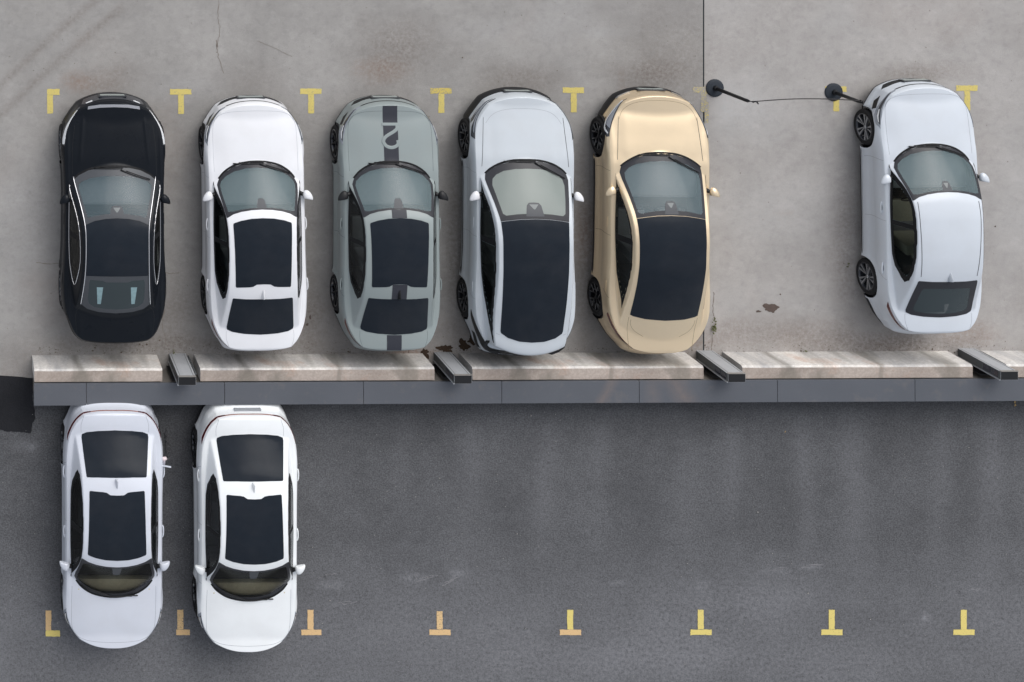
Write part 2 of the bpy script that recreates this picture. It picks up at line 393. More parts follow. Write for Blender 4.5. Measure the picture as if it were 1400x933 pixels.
# painted bay marks
def mark_mat(name, c1, worn, under):
    t = MT(name).set(Roughness=.75, Specular_IOR_Level=.25); v = t.coord()
    f = t.noise(v, 30, 7, .75); c = t.mix(tuple(q*.86 for q in c1[:3])+(1,), c1, t.noise(v, 60, 3))
    c = t.mix(under, c, t.ramp(f, [(worn-.06, 0.0), (worn+.04, 1.0)]))
    t.l(c, t.b.inputs['Base Color']); return t.m
my = mark_mat('mark_yellow', rgb(216, 199, 120), .40, rgb(150, 146, 130))
myw = mark_mat('mark_yellow_worn', rgb(212, 192, 104), .47, rgb(148, 143, 134))
myv = mark_mat('mark_yellow_faint', rgb(205, 188, 110), .56, rgb(156, 152, 147))
ml = mark_mat('mark_yellow_low', rgb(226, 208, 126), .38, rgb(110, 106, 96))
mt = mark_mat('mark_tan', rgb(222, 188, 140), .38, rgb(110, 104, 98))
mtw = mark_mat('mark_tan_worn', rgb(222, 190, 142), .43, rgb(92, 90, 92))
def bar(u0, v0, u1, v1, mat, parent, z):
    bm = bmesh.new(); n = 8; pts = []
    for (a, b) in (((u0,v0),(u1,v0)),((u1,v0),(u1,v1)),((u1,v1),(u0,v1)),((u0,v1),(u0,v0))):
        for k in range(n):
            t_ = k/n; pts.append(W(a[0]+(b[0]-a[0])*t_+random.uniform(-.35,.35), a[1]+(b[1]-a[1])*t_+random.uniform(-.35,.35), z))
    return mesh_obj('bay_mark', pts, [tuple(range(len(pts)))[::-1]], mat, parent, smooth=False)
for u, hm, sm in ((247, my, my), (425, my, my), (603, myw, my), (784, my, my), (962, myv, myv), (1143, my, my), (1322, my, my)):
    v0 = 122 - (u-247)*.004 if u < 1200 else 117
    pr = slab if u < 962 else slabR
    bar(u-14.5, v0, u+14.5, v0+7.5, hm, pr, .004)
    bar(u-3.5, v0+7.7, u+4.5, v0+34, sm, pr, .004)
bar(64.5, 122, 81.5, 130, my, slab, .004); bar(64.5, 130.2, 72.5, 155.5, my, slab, .004)
bar(963.5, 139, 969, 168, myv, slabR, .006)
for u, hm, sm in ((247, mt, mtw), (425, mt, mt), (601.5, mt, mtw), (780, mt, ml), (958.5, ml, ml), (1137.5, ml, ml), (1318, ml, ml)):
    c = {247: 250}.get(u, u); a = {247: -9, 425: -13}.get(u, -14.5)
    bar(c+a, 861, c+14.5 - (5 if u == 247 else 0), 868.5, hm, lot, 0.001)
    bar(u-4.5, {601.5: 836}.get(u, 834), u+3.7, 860.8, sm, lot, 0.001)
bar(62.5, 835, 70, 862, mt, lot, 0.001); bar(62.5, 862.2, 82, 870.5, ml, lot, 0.001)

# cracks in the concrete and other marks on it: thin sunk ribbons
mcrack = simple('crack_dirt', rgb(130, 122, 116), .95, 0, .1)
def crack(pts, w, mat, parent, z=.003, jit=.8, name='crack'):
    P = crv(pts, 8); L = []; Rr = []
    for i, p in enumerate(P):
        q = P[min(i+1, len(P)-1)]-P[max(i-1, 0)]; q = q/(np.linalg.norm(q)+1e-9); nrm = np.array([-q[1], q[0]])
        ww = w*random.uniform(.4, 1.3); j = np.array([random.uniform(-jit, jit), random.uniform(-jit, jit)])
        L.append(W(*(p+j+nrm*ww/2), z)); Rr.append(W(*(p+j-nrm*ww/2), z))
    n = len(L); F = [(i, i+1, n+i+1, n+i) for i in range(n-1)]
    return mesh_obj(name, L+Rr, F, mat, parent, smooth=False)
crack([(300, -10), (298, 25), (301, 40), (296, 64)], .9, mcrack, slab)
crack([(296, 55), (297, 65)], 2.2, mcrack, slab, jit=.2)
crack([(297, 64), (299, 80), (306, 100)], 1.0, mcrack, slab)
crack([(352, 56), (375, 66), (400, 78)], .7, mcrack, slab)
crack([(225, 423), (222, 445), (229, 475)], .9, mcrack, slab)
crack([(50, 359), (66, 361), (80, 360)], 1.0, mcrack, slab, jit=.5)
crack([(226, 373), (234, 374), (245, 373)], 1.0, mcrack, slab, jit=.5)
crack([(976, 400), (975, 425), (978, 440), (974, 462), (972, 480)], 1.1, mcrack, slabR)
crack([(1248, 462), (1247, 478)], .8, simple('scratch_pale', rgb(176, 170, 164), .9), slabR)

# brown muck blotches and oil spots
mmuck = simple('dried_mud', rgb(66, 54, 45), .95, 0, .15, 0, .35)
moil = simple('oil_stain', rgb(92, 80, 75), .75, 0, .3, 0, .25)
def blotch(name, u, v, ru, rv, mat, parent, seed, ang=0, z=.004, n=44, rough=.5):
    r = random.Random(seed); V = []
    ph = [r.uniform(0, 6.28) for _ in range(5)]
    for k in range(n):
        th = 2*math.pi*k/n; q = 1+rough*(.3*math.sin(2*th+ph[0])+.25*math.sin(3*th+ph[1])+.2*math.sin(5*th+ph[2])+.15*math.sin(9*th+ph[3]))+r.uniform(-.06, .06)
        a, b = ru*q*math.cos(th), rv*q*math.sin(th); V.append(W(u+a*math.cos(ang)-b*math.sin(ang), v+a*math.sin(ang)+b*math.cos(ang), z))
    return mesh_obj(name, V, [tuple(range(n))[::-1]], mat, parent, smooth=False)
blotch('oil_stain', 1054, 421, 9, 6.5, moil, slabR, 3, .1)
blotch('oil_stain', 1037, 426, 3, 1.6, moil, slabR, 4)
blotch('mud_spot', 420, 444, 2, 1.6, moil, slab, 5); blotch('mud_spot', 424, 434, 1.5, 2.6, moil, slab, 6)

# ------------------------------------------------------------------ wall
def streak_mat(name, c1, c2, c3, sx=(1.6, 1, .5)):
    t = MT(name).set(Roughness=.88, Specular_IOR_Level=.2); v = t.coord(sx); v2 = t.coord((1,1,1))
    f = t.noise(v, .9, 7, .6, .5); c = t.ramp(f, [(.33, c1), (.47, c2), (.62, c3)])
    c = t.mix(c, t.mix(c, (.72,.70,.68,1), 1.0, 'MULTIPLY'), t.ramp(t.noise(v2, 22, 7, .75), [(.44, .6), (.62, 0.0)]))
    st = t.ramp(t.noise(t.coord((2.2, 1, .25)), 1.0, 3, .5, .8), [(.54, 0.0), (.68, .62)])
    c = t.mix(c, rgb(120, 116, 108), st)
    c = t.mix(c, rgb(190, 150, 126), t.ramp(t.noise(v2, 1.4, 6, .65), [(.56, 0.0), (.75, .6)]))
    t.l(c, t.b.inputs['Base Color']); t.bump(t.noise(v2, 70, 4, .7), .5, .005); return t.m
M['barface'] = streak_mat('block_face', rgb(182, 182, 184), rgb(216, 214, 212), rgb(240, 237, 233))
M['bartop'] = streak_mat('block_top', rgb(150, 141, 134), rgb(172, 161, 153), rgb(188, 177, 169), (1.0, 2, 1))
M['cap'] = MT('cap_metal').set(Roughness=.5, Metallic=.15, Specular_IOR_Level=.35).m
def _cap():
    t = MT('cap_coated_metal').set(Roughness=.5, Metallic=.1, Specular_IOR_Level=.35); v = t.coord()
    c = t.mix(rgb(85, 89, 96), rgb(98, 101, 108), t.noise(v, 1.1, 4))
    c = t.mix(c, t.mix(c, (1.5,1.5,1.5,1), 1, 'MULTIPLY'), t.ramp(t.noise(v, 90, 2, .7), [(.5, 0.0), (.8, .35)]))
    c = t.mix(c, rgb(130, 122, 116), t.ramp(t.noise(v, 3.2, 8, .7), [(.56, 0.0), (.8, .4)]))
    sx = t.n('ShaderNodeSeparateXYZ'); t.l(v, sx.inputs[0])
    for xc_, sl_, wd_, am_ in ((10.42, -.55, .16, .22), (11.52, .6, .30, .22), (11.15, 0, .2, .12)):   # warm glints of reflected light painted into the cap colour
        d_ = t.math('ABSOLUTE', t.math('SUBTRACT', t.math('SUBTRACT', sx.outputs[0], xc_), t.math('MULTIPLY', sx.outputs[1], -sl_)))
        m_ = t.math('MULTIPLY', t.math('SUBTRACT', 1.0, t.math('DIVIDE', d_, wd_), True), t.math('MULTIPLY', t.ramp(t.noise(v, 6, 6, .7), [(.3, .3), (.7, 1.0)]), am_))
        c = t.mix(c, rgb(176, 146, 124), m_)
    t.l(c, t.b.inputs['Base Color']); t.bump(t.noise(v, 60, 2), .2, .002); return t.m
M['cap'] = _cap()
CAPZ = .765
yc0, yc1 = Y_(524, CAPZ), Y_(553.5, CAPZ)      # north / south edge of the cap
TILT = (Y_(518.5, CAPZ)-Y_(525, CAPZ))/(X_(1400, CAPZ)-X_(46, CAPZ))     # the wall runs very slightly askew to the frame
wx0 = X_(46, CAPZ)
wall = empty('parapet_wall', (wx0, Y_(525, CAPZ), 0), math.atan(TILT), label='long low parapet wall capped with dark grey metal panels between the two parking rows', cat='wall')
wlen = 24.0; cw = .395
box('wall_core', (0.03, -cw+.04, -.1), (wlen, -.03, CAPZ-.03), simple('wall_render', rgb(120, 116, 112), .9, 0, .2, 0, .15), wall)
js = [0]+[X_(u, CAPZ)-wx0 for u in (118, 307, 497, 686, 874, 1063, 1251)]
js += [js[-1]+2.52, js[-1]+5.04, wlen]
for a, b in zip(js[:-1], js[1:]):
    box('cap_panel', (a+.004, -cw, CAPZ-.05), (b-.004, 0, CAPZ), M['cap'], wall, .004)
# concrete blocks along the yard side, five of them with gaps for the pillars
fx = lambda u: X_(u, WALL_H)
blocks = [(47, 222, 'leftmost concrete kerb block, behind the black sedan'), (274, 594, 'stained concrete kerb block behind the white and grey sedans'),
          (646, 962, 'concrete kerb block behind the pale blue hatchback and gold car'), (1015, 1330, 'whitish streaked concrete kerb block below the lone right sedan'),
          (1377, 1690, 'concrete kerb block cut off by the right edge of the picture')]
wdir = Vector((1, TILT, 0)).normalized(); wn_ = Vector((-TILT, 1, 0)).normalized(); w0 = Vector((wx0, Y_(525, CAPZ), 0))
def wall_pt(x, dn, z=0):
    t_ = (x-w0.x)/wdir.x; p = w0+wdir*t_+wn_*dn; p.z = z; return p
for (a, b, lab) in blocks:
    xa, xb = fx(a), fx(b); o = wall_pt(xa, 0.0)
    L = (xb-xa)
    e = empty('concrete_block', o, math.atan(TILT), label=lab, cat='kerb block', group='concrete blocks along the parapet wall')
    bm = bmesh.new(); nseg = max(3, int(L/.3)); dep = .24; prof = [(dep, -.05), (dep, WALL_H-.035), (dep-.03, WALL_H), (.015, WALL_H), (.015, -.05)]
    rows = []
    for i in range(nseg+1):
        x = L*i/nseg; j = random.uniform(-.004, .004)
        rows.append([bm.verts.new((x, y+(j if k < 3 else 0), z+(j if k in (1,2,3) else 0))) for k, (y, z) in enumerate(prof)])
    for i in range(nseg):
        for k in range(4):
            f = bm.faces.new((rows[i][k], rows[i+1][k], rows[i+1][k+1], rows[i][k+1])); f.material_index = 1 if k == 2 else 0
    bm.faces.new(rows[0]); bm.faces.new(rows[-1][::-1])
    bm_obj('block_body', bm, [M['barface'], M['bartop']], e)
# slim metal service pillars in the gaps
M['pil'] = MT('pillar_metal')
def _pil():
    t = M['pil'].set(Roughness=.5, Metallic=.0, Specular_IOR_Level=.4); v = t.coord((1,1,.4))
    c = t.mix(rgb(146, 150, 156), rgb(192, 194, 197), t.noise(v, 2.5, 5)); c = t.mix(c, rgb(96, 94, 92), t.ramp(t.noise(v, 14, 7, .75), [(.55, 0.0), (.75, .5)]))
    t.l(c, t.b.inputs['Base Color']); return t.m
M['pil'] = _pil()
M['pilside'] = simple('pillar_side', rgb(92, 96, 98), .5, .2, .4, 0, .15)
M['screen'] = simple('pillar_window', rgb(26, 32, 50), .12, 0, .5, .3)
PH = 1.17
pil = [(231, 483.5, 'grey metal service pillar in the wall gap beside the black sedan'), (593, 481.5, 'grey metal service pillar in the muddy wall gap by the grey sedan'),
       (952, 479.5, 'grey metal service pillar in the wall gap under the gold car tail'), (1309.7, 476.5, 'grey metal service pillar in the rightmost wall gap')]
for (u, v, lab) in pil:
    b = W(u, v); w_, d_ = .31, .15
    e = empty('service_pillar', b, math.atan(TILT), label=lab, cat='pillar', group='service pillars in the wall gaps')
    # local: x right 0..w, y 0 (north face) .. -d
    bm = bmesh.new(); vs = bm_box(bm, (0, -d_, -.02), (w_, 0, PH))
    for f in bm.faces:
        c_ = f.calc_center_median(); f.material_index = 1 if c_.x < .001 else (2 if c_.z > PH-.01 else 0)
    bm_obj('casing', bm, [M['pil'], M['pilside'], M['black']], e, bevel=.003)
    bm = bmesh.new(); bm_box(bm, (.0, .001, PH-.03), (w_, .014, PH+.015))
    bm_obj('top_lip', bm, simple('lip_metal', rgb(150, 146, 142), .4, .3) if 'lip' not in M else M['lip'], e)
    for gx_ in (.03, w_-.04): box('groove', (gx_, -.001, .02), (gx_+.008, .002, PH-.03), M['pilside'], e)
    box('side_window', (-.006, -d_+.03, .70), (.001, -.025, .90), M['screen'], e, .002)
    box('side_window', (-.006, -d_+.03, .925), (.001, -.025, 1.10), M['screen'], e, .002)
    box('edge_trim', (-.014, -d_-.012, 0), (.004, -d_+.006, PH-.01), M['pil'], e)
    box('conduit', (w_+.03, -.06, 0), (w_+.055, -.035, .9), M['pilside'], e)
    box('gap_shade_plate', (-.05, -d_-.09, -.02), (w_+.05, -d_-.075, .7), M['black'], e)  # black sheet added to stand in for the shade inside the gap
# mud thrown about the second pillar
for k, (u, v, ru, rv, lab) in enumerate(((581, 484, 6, 6, 'dark brown mud patch left of the second service pillar'), (609, 477, 9, 5.5, 'triangular brown mud patch just above the second service pillar'), (634, 472, 7, 7, 'brown mud patch at the rear left corner of the pale blue hatchback'), (647, 466, 7, 6, 'brown mud patch tucked under the pale blue hatchback rear wheel'))):
    blotch('mud_patch', u, v, ru, rv, mmuck, slab, 20+k, 0, .005, 60, .7)

# ------------------------------------------------------------------ cars
class Body:
    """body surface: a height field over the plan of the shoulder line, with
    rings of side surface below it. s runs back from the front, x to the right."""
    def __init__(b, sp):
        b.sp = sp; b.s0, b.s1 = sp['S']
        b.Wf = pchip(sp['W']); b.zD = pchip(sp['zD']); b.drop = pchip(sp['drop']); b.zG = pchip(sp['zG'])
        b.wb = pchip(sp['wb']); b.zb = pchip(sp['zb']); b.k = pchip(sp['k']); b.bow = sp.get('bow', .34); b.bowr = sp.get('bowr', .08)
        b.bf, b.br = sp['bf'], sp['br']; b.wm = sp['half']
    def plan(b, S, x):
        q = np.clip(1-(S-b.s0)/1.3, 0, 1)**2; r = np.clip(1-(b.s1-S)/1.3, 0, 1)**2
        ax = np.abs(x)/b.wm
        return S + b.bf*ax**b.sp.get('pf', 2.6)*q - b.br*ax**b.sp.get('pr', 2.8)*r
    def zsides(b, s, x):
        return b.zb(s) + (b.wb(s)-np.abs(x))*b.k(s)
    def zroof(b, s, x):
        ax = np.abs(x); f = np.clip((2.4-s)/1.3, 0, 1); r = np.clip((s-2.8)/1.0, 0, 1)
        sw = s - b.bow*(.35+.65*f)*np.where(s < 2.4, f**.5, 0)*(ax/.72)**2 + b.bowr*r*(ax/.6)**2
        return b.zG(sw) - b.sp.get('crown', .05)*(ax/.65)**2.3
    def top(b, s, x):
        s = np.asarray(s, float); x = np.asarray(x, float); ax = np.abs(x)
        D = b.zD(s) - b.drop(s)*np.clip(ax/b.wm, 0, 1.2)**2.6
        for (sa, sb, xc, wd, amp) in b.sp.get('ridge', ()):
            D = D + amp*np.exp(-((ax-xc(s) if callable(xc) else ax-xc)/wd)**2)*np.clip((s-sa)/.25, 0, 1)*np.clip((sb-s)/.15, 0, 1)
        g1, g2 = b.zroof(s, x), b.zsides(s, x)
        kk = .022; h = np.clip(.5+.5*(g2-g1)/kk, 0, 1); G = g2*(1-h)+g1*h - kk*h*(1-h)
        kk = b.sp.get('blend', .014); h = np.clip(.5+.5*(G-D)/kk, 0, 1); return D*(1-h)+G*h + kk*h*(1-h)
    def wr(b, s):
        """half width where side plane meets roof surface"""
        key = round(float(s), 4); c_ = b.__dict__.setdefault('_wr', {})
        if key in c_: return c_[key]
        xs = np.linspace(.2, 1.0, 161); a = b.zsides(s, xs) < b.zroof(s, xs)
        i = np.argmax(a); c_[key] = xs[i] if a.any() else .6; return c_[key]
    def P(b, s, x, off=0.0):
        e = .012; z = b.top(s, x)
        gs = (b.top(s+e, x)-b.top(s-e, x))/(2*e); gx = (b.top(s, x+e)-b.top(s, x-e))/(2*e)
        n = np.stack([-gx, gs, np.ones_like(z)], -1); n /= np.linalg.norm(n, axis=-1, keepdims=True)
        p = np.stack([x, -s, z], -1) if np.ndim(s) else np.array([x, -s, z])
        return p+n*off, n
    # --- mesh grids
    def build(b):
        sp = b.sp; step = .022
        Ss = [b.s0]
        while Ss[-1] < b.s1-1e-4:
            d0 = min(Ss[-1]-b.s0, b.s1-Ss[-1]); Ss.append(min(b.s1, Ss[-1]+(.008 if d0 < .05 else .014 if d0 < .2 else step)))
        S = np.array(Ss); J = len(S); K = 132
        th = np.linspace(-1, 1, K+1); c = np.sign(th)*(1-(1-np.abs(th))**1.12)
        Wd = b.Wf(S); X = Wd[:, None]*c[None, :]; Sg = b.plan(S[:, None]+0*X, X)
        Z = b.top(Sg, X); b.T = np.stack([X, -Sg, Z], -1); b.Sg, b.Xg = Sg, X
        # perimeter, clockwise from front centre on the right side
        h = K//2; idx = [(0, i) for i in range(h, K+1)]+[(j, K) for j in range(1, J)]+[(J-1, i) for i in range(K-1, h-1, -1)]
        Rg = np.array([b.T[i] for i in idx]); b.pidx = idx
        n = len(Rg); tg = np.zeros((n, 2))
        tg[1:-1] = Rg[2:, :2]-Rg[:-2, :2]; tg[0] = (1, 0); tg[-1] = (-1, 0)
        nm = np.stack([-tg[:, 1]*-1*-1, tg[:, 0]], 1)   # outward normal of a clockwise loop
        nm /= np.linalg.norm(nm, axis=1, keepdims=True)
        for _ in range(14):
            q = nm.copy(); q[1:-1] = (nm[:-2]+2*nm[1:-1]+nm[2:])/4; nm = q/np.linalg.norm(q, axis=1, keepdims=True)
        b.arc = np.concatenate([[0], np.cumsum(np.linalg.norm(np.diff(Rg[:, :2], axis=0), axis=1))])
        T = 30; t = np.linspace(0, 1, T+1)
        ps, pf, pr = pchip(sp['prof_side'])(t), pchip(sp['prof_front'])(t), pchip(sp['prof_rear'])(t)
        fw = np.clip(nm[:, 1], 0, 1)**2; rw = np.clip(-nm[:, 1], 0, 1)**2; sw = nm[:, 0]**2
        off = sw[:, None]*ps+fw[:, None]*pf+rw[:, None]*pr
        zbot = .19*sw+sp.get('zfront', .17)*fw+.24*rw
        zz = Rg[:, 2:3]*(1-t)+zbot[:, None]*t
        sS = -Rg[:, 1]
        for sw_ in sp['wheels']:
            dd = np.hypot(sS[:, None]-sw_, zz-.33)
            off = off + .016*np.exp(-((dd-sp['arch'])/.07)**2)*sw[:, None]
        XY = Rg[:, None, :2]+nm[:, None, :]*off[:, :, None]
        b.side = np.concatenate([XY, zz[:, :, None]], 2); b.nperi = n; b.Tn = T
        b.sidenm = nm
    def side_pt(b, p, z, off=0.0):
        """signed perimeter distance p (right side positive), height z"""
        sg = 1 if p >= 0 else -1; a = abs(p); i = int(np.clip(np.searchsorted(b.arc, a)-1, 0, b.nperi-2))
        f = np.clip((a-b.arc[i])/(b.arc[i+1]-b.arc[i]+1e-12), 0, 1)
        col = b.side[i]*(1-f)+b.side[i+1]*f
        zz = col[:, 2]
        k = int(np.clip(np.searchsorted(-zz, -z)-1, 0, b.Tn-1)); g = np.clip((zz[k]-z)/(zz[k]-zz[k+1]+1e-12), 0, 1)
        q = col[k]*(1-g)+col[k+1]*g
        tang = b.side[i+1][k]-b.side[i][k]; up = col[max(k-1, 0)]-col[min(k+2, b.Tn)]
        n = np.cross(up, tang); n /= np.linalg.norm(n)+1e-12
        if np.dot(n[:2], b.sidenm[i]) < 0: n = -n
        q = q+n*off
        if sg < 0: q = q*np.array([-1, 1, 1]); n = n*np.array([-1, 1, 1])
        return q, n
    def s2p(b, s):
        """perimeter distance of the flank at station s"""
        h = b.side.shape[0]; ss = -b.side[:, 0, 1]; xs = b.side[:, 0, 0]
        m = xs > .55*b.wm; i = np.argmin(np.where(m, np.abs(ss-s), 9)); 
        j = i+1 if ss[i] < s and i < h-1 else i-1
        f = (s-ss[i])/(ss[j]-ss[i]+1e-12); return b.arc[i]+(b.arc[j]-b.arc[i])*np.clip(f, 0, 1)

def patch(name, outline, mapf, mat, parent=None, off=.003, hole=None, step=.045, skirt=.012):
    """a sheet cut to a 2-D outline and laid on a surface; mapf(u,v,off)->point"""
    O = [np.array(p, float) for p in outline]
    def dens(Q):
        out = []
        for a, c in zip(Q, Q[1:]+Q[:1]):
            m = max(1, int(np.linalg.norm(c-a)/step)); out += [a+(c-a)*k/m for k in range(m)]
        return out
    O = dens(O); Hh = dens([np.array(p, float) for p in hole]) if hole is not None else []
    A = np.array(O); lo, hi = A.min(0), A.max(0)
    gx, gy = np.meshgrid(np.arange(lo[0]+step/2, hi[0], step), np.arange(lo[1]+step/2, hi[1], step)); gx, gy = gx.ravel(), gy.ravel()
    k = inpoly(gx, gy, A) & (dist_poly(gx, gy, A) > step*.4)
    if Hh: k &= ~inpoly(gx, gy, np.array(Hh)) & (dist_poly(gx, gy, np.array(Hh)) > step*.4)
    pts = O+Hh+[np.array(p) for p in zip(gx[k], gy[k])]
    nO = len(O); ed = [(i, (i+1) % nO) for i in range(nO)]+[(nO+i, nO+(i+1) % len(Hh)) for i in range(len(Hh))]
    vs, es, fs, *_ = delaunay_2d_cdt([Vector(p) for p in pts], ed, [list(range(nO))], 1, 1e-6)
    vs = np.array([tuple(v) for v in vs]); HA = np.array(Hh) if Hh else None
    F = []
    for f in fs:
        c = vs[list(f)].mean(0)
        if HA is not None and inpoly(np.array([c[0]]), np.array([c[1]]), HA)[0]: continue
        F.append(list(f))
    V = [mapf(v[0], v[1], off) for v in vs]
    # orientation outward
    if F:
        f = F[len(F)//2]; a, b_, c = V[f[0]], V[f[1]], V[f[2]]
        out = mapf(*vs[f[0]], off+.05)-mapf(*vs[f[0]], off)
        if np.dot(np.cross(b_-a, c-a), out) < 0: F = [f[::-1] for f in F]
    n0 = len(V)
    if skirt:
        cnt = {}
        for f in F:
            for i in range(len(f)):
                e = (f[i], f[(i+1) % len(f)]); cnt[e] = 1
        mp = {}
        def low(i):
            for_ = (i,)
            if i not in mp:
                mp[i] = (len(V), len(V)+1); V.append(V[i].copy()); V.append(mapf(vs[i][0], vs[i][1], off-skirt))
            return mp[i]
        for (a, c) in list(cnt):
            if (c, a) not in cnt:
                a1, a2 = low(a); c1, c2 = low(c); F.append([c1, a1, a2, c2])
    return mesh_obj(name, V, F, mat, parent)

def ribbon(name, pts, mat, parent=None, w=.008, h=.001, base=-.004):
    """strip with a slight ridge along surface points [(p, n)]"""
    V = []; F = []; N = len(pts)
    for i, (p, n) in enumerate(pts):
        t = pts[min(i+1, N-1)][0]-pts[max(i-1, 0)][0]; t = t/(np.linalg.norm(t)+1e-9); sd = np.cross(n, t)
        ww = w(i/(N-1)) if callable(w) else w
        V += [p-sd*ww/2+n*base, p-sd*ww*.4+n*h, p+sd*ww*.4+n*h, p+sd*ww/2+n*base]
    for i in range(N-1):
        for k in range(3): F.append((4*i+k, 4*i+4+k, 4*i+5+k, 4*i+1+k))
    return mesh_obj(name, V, F, mat, parent, smooth=False)

def make_wheel(parent, loc, side, style, r=.33, w=.225):
    """side -1: outer face towards -x"""
    e = bpy.data.objects.new('wheel', None); link(e, parent); e.location = loc; e.empty_display_size = .1
    if side > 0: e.rotation_euler = (0, 0, math.pi)
    hw = w/2; rr = r*.735
    prof = [(rr-.005, -hw+.02), (rr+.01, -hw+.004), (r-.045, -hw-.006), (r-.018, -hw+.008), (r-.004, -hw+.03), (r, -hw+.05), (r, hw-.05), (r-.018, hw-.008), (rr, hw-.01), (rr-.005, hw-.02)]
    V, F = lathe(prof, 48); mesh_obj('tyre', V, F, M['tyre'], e)
    rim = M['alu'] if style == 'ten' else M['aludark']
    V, F = lathe([(rr+.004, -hw+.006), (rr-.012, -hw+.004), (rr-.022, -hw+.03), (rr-.03, hw-.02)], 48)
    n0 = len(V); nB = len(F)
    def poly(pts, x0, x1, depth):
        """solid spoke from 2-D outline (y,z): x offset sloping between hub x0 and rim x1"""
        b0 = len(V); m = len(pts)
        for (y, z) in pts:
            q = math.hypot(y, z)/rr; xx = x0+(x1-x0)*q; V.append((xx, y, z))
        for (y, z) in pts:
            q = math.hypot(y, z)/rr; xx = x0+(x1-x0)*q; V.append((xx+depth, y, z))
        F.append(tuple(b0+i for i in range(m))); F.append(tuple(b0+m+i for i in range(m))[::-1])
        for i in range(m): F.append((b0+i, b0+m+i, b0+m+(i+1) % m, b0+(i+1) % m))
    def spoke(th, r0, r1, w0, w1, dth=0):
        c, s_ = math.cos(th), math.sin(th); c2, s2 = math.cos(th+dth), math.sin(th+dth)
        P0, P1 = (r0*c, r0*s_), (r1*c2, r1*s2)
        poly([(P0[0]-w0*-s_*-1, P0[1]-w0*c), (P1[0]+w1*s2, P1[1]-w1*c2), (P1[0]-w1*s2, P1[1]+w1*c2), (P0[0]-w0*s_, P0[1]+w0*c)], -hw+.035, -hw+.006, .03)
    if style == 'ten':
        for k in range(5):
            t0 = 2*math.pi*k/5+.3
            spoke(t0-.06, .03, rr-.008, .012, .021, -.16); spoke(t0+.06, .03, rr-.008, .012, .021, .16)
    elif style in ('five', 'dark'):
        for k in range(5):
            t0 = 2*math.pi*k/5+.5
            spoke(t0, .03, rr-.008, .028, .016, .12); spoke(t0+.18, .05, rr-.008, .012, .010, .42)
    else:
        for k in range(5):
            t0 = 2*math.pi*k/5+.2
            spoke(t0, .03, rr*.55, .026, .03); spoke(t0+.04, rr*.5, rr-.008, .014, .020, .32); spoke(t0-.04, rr*.5, rr-.008, .014, .020, -.32)
    nF = len(F); V0_, F0_ = V, F
    ro = mesh_obj('rim', V, F, [rim, M['lampdark']], e, smooth=False, mat_idx=[1]*nB+[0]*(nF-nB)) if style in ('ten', 'dark') else None
    if ro is None:                                    # bright machined edges
        V = []; F = []
        for k in range(5):
            t0 = 2*math.pi*k/5+(.2 if style == 'y' else .5)
            for sgn in ((1, -1) if style == 'y' else (1,)):
                c0 = t0+sgn*.10; 
                spoke(c0+sgn*.02, rr*.42, rr*.9, .004, .0085, sgn*.2)
        V = [(x-.004, y, z) for x, y, z in V]
        nb = len(V0_); Fm = F0_+[tuple(i+nb for i in f) for f in F]
        mesh_obj('rim', V0_+V, Fm, [rim, M['alu']], e, smooth=False, mat_idx=[0]*nF+[1]*len(F))
    V, F = lathe([(.0, -hw+.02), (.03, -hw+.02), (.036, -hw+.03), (.036, -hw+.06)], 20); mesh_obj('hub_cap', V, F, rim, e)
    V, F = lathe([(0, -.02), (.15, -.02), (.15, .0), (0, .0)], 32); mesh_obj('brake_disc', V, F, M['lampdark'], e)
    return e

def make_mirror(parent, b, side, s, paintm, tipx, size=(.185, .175, .13), z=1.0):
    """door mirror: rounded housing on a dark arm, reaching out to tipx"""
    bm = bmesh.new(); bmesh.ops.create_icosphere(bm, subdivisions=3, radius=1)
    for v in bm.verts:
        x, y, zz = v.co
        yb = y
        if y < -.25: y = -.25-(abs(y)-.25)*.12               # flat rear (glass) face
        out = (x+1)/2
        v.co = (x*size[0]/2, (y-.55*out**2*.9)*size[1]*.75*(1-.25*out), zz*size[2]/2*(1-.3*out))
    if side < 0:
        for v in bm.verts: v.co.x = -v.co.x
    for v in bm.verts: v.co += Vector((side*(tipx-size[0]/2), -s, z))
    o = bm_obj('door_mirror', bm, paintm, parent, smooth=True)
    xb = float(b.wb(s))-.03
    p0 = Vector((side*xb, -s+.05, .95)); p1 = Vector((side*(tipx-size[0]*.62), -s+.01, z-.02))
    tube('mirror_arm', [p0, (p0+p1)/2+Vector((0, 0, .0)), p1], [.045, .034, .028], M['black'], o, 10)
    bm = bmesh.new(); cx = side*(tipx-size[0]*.55); bm_box(bm, (cx-.065, -s-.036, z-.04), (cx+.065, -s-.032, z+.035)); bm_obj('mirror_glass', bm, M['lamp'], o, bevel=.001)
    return o

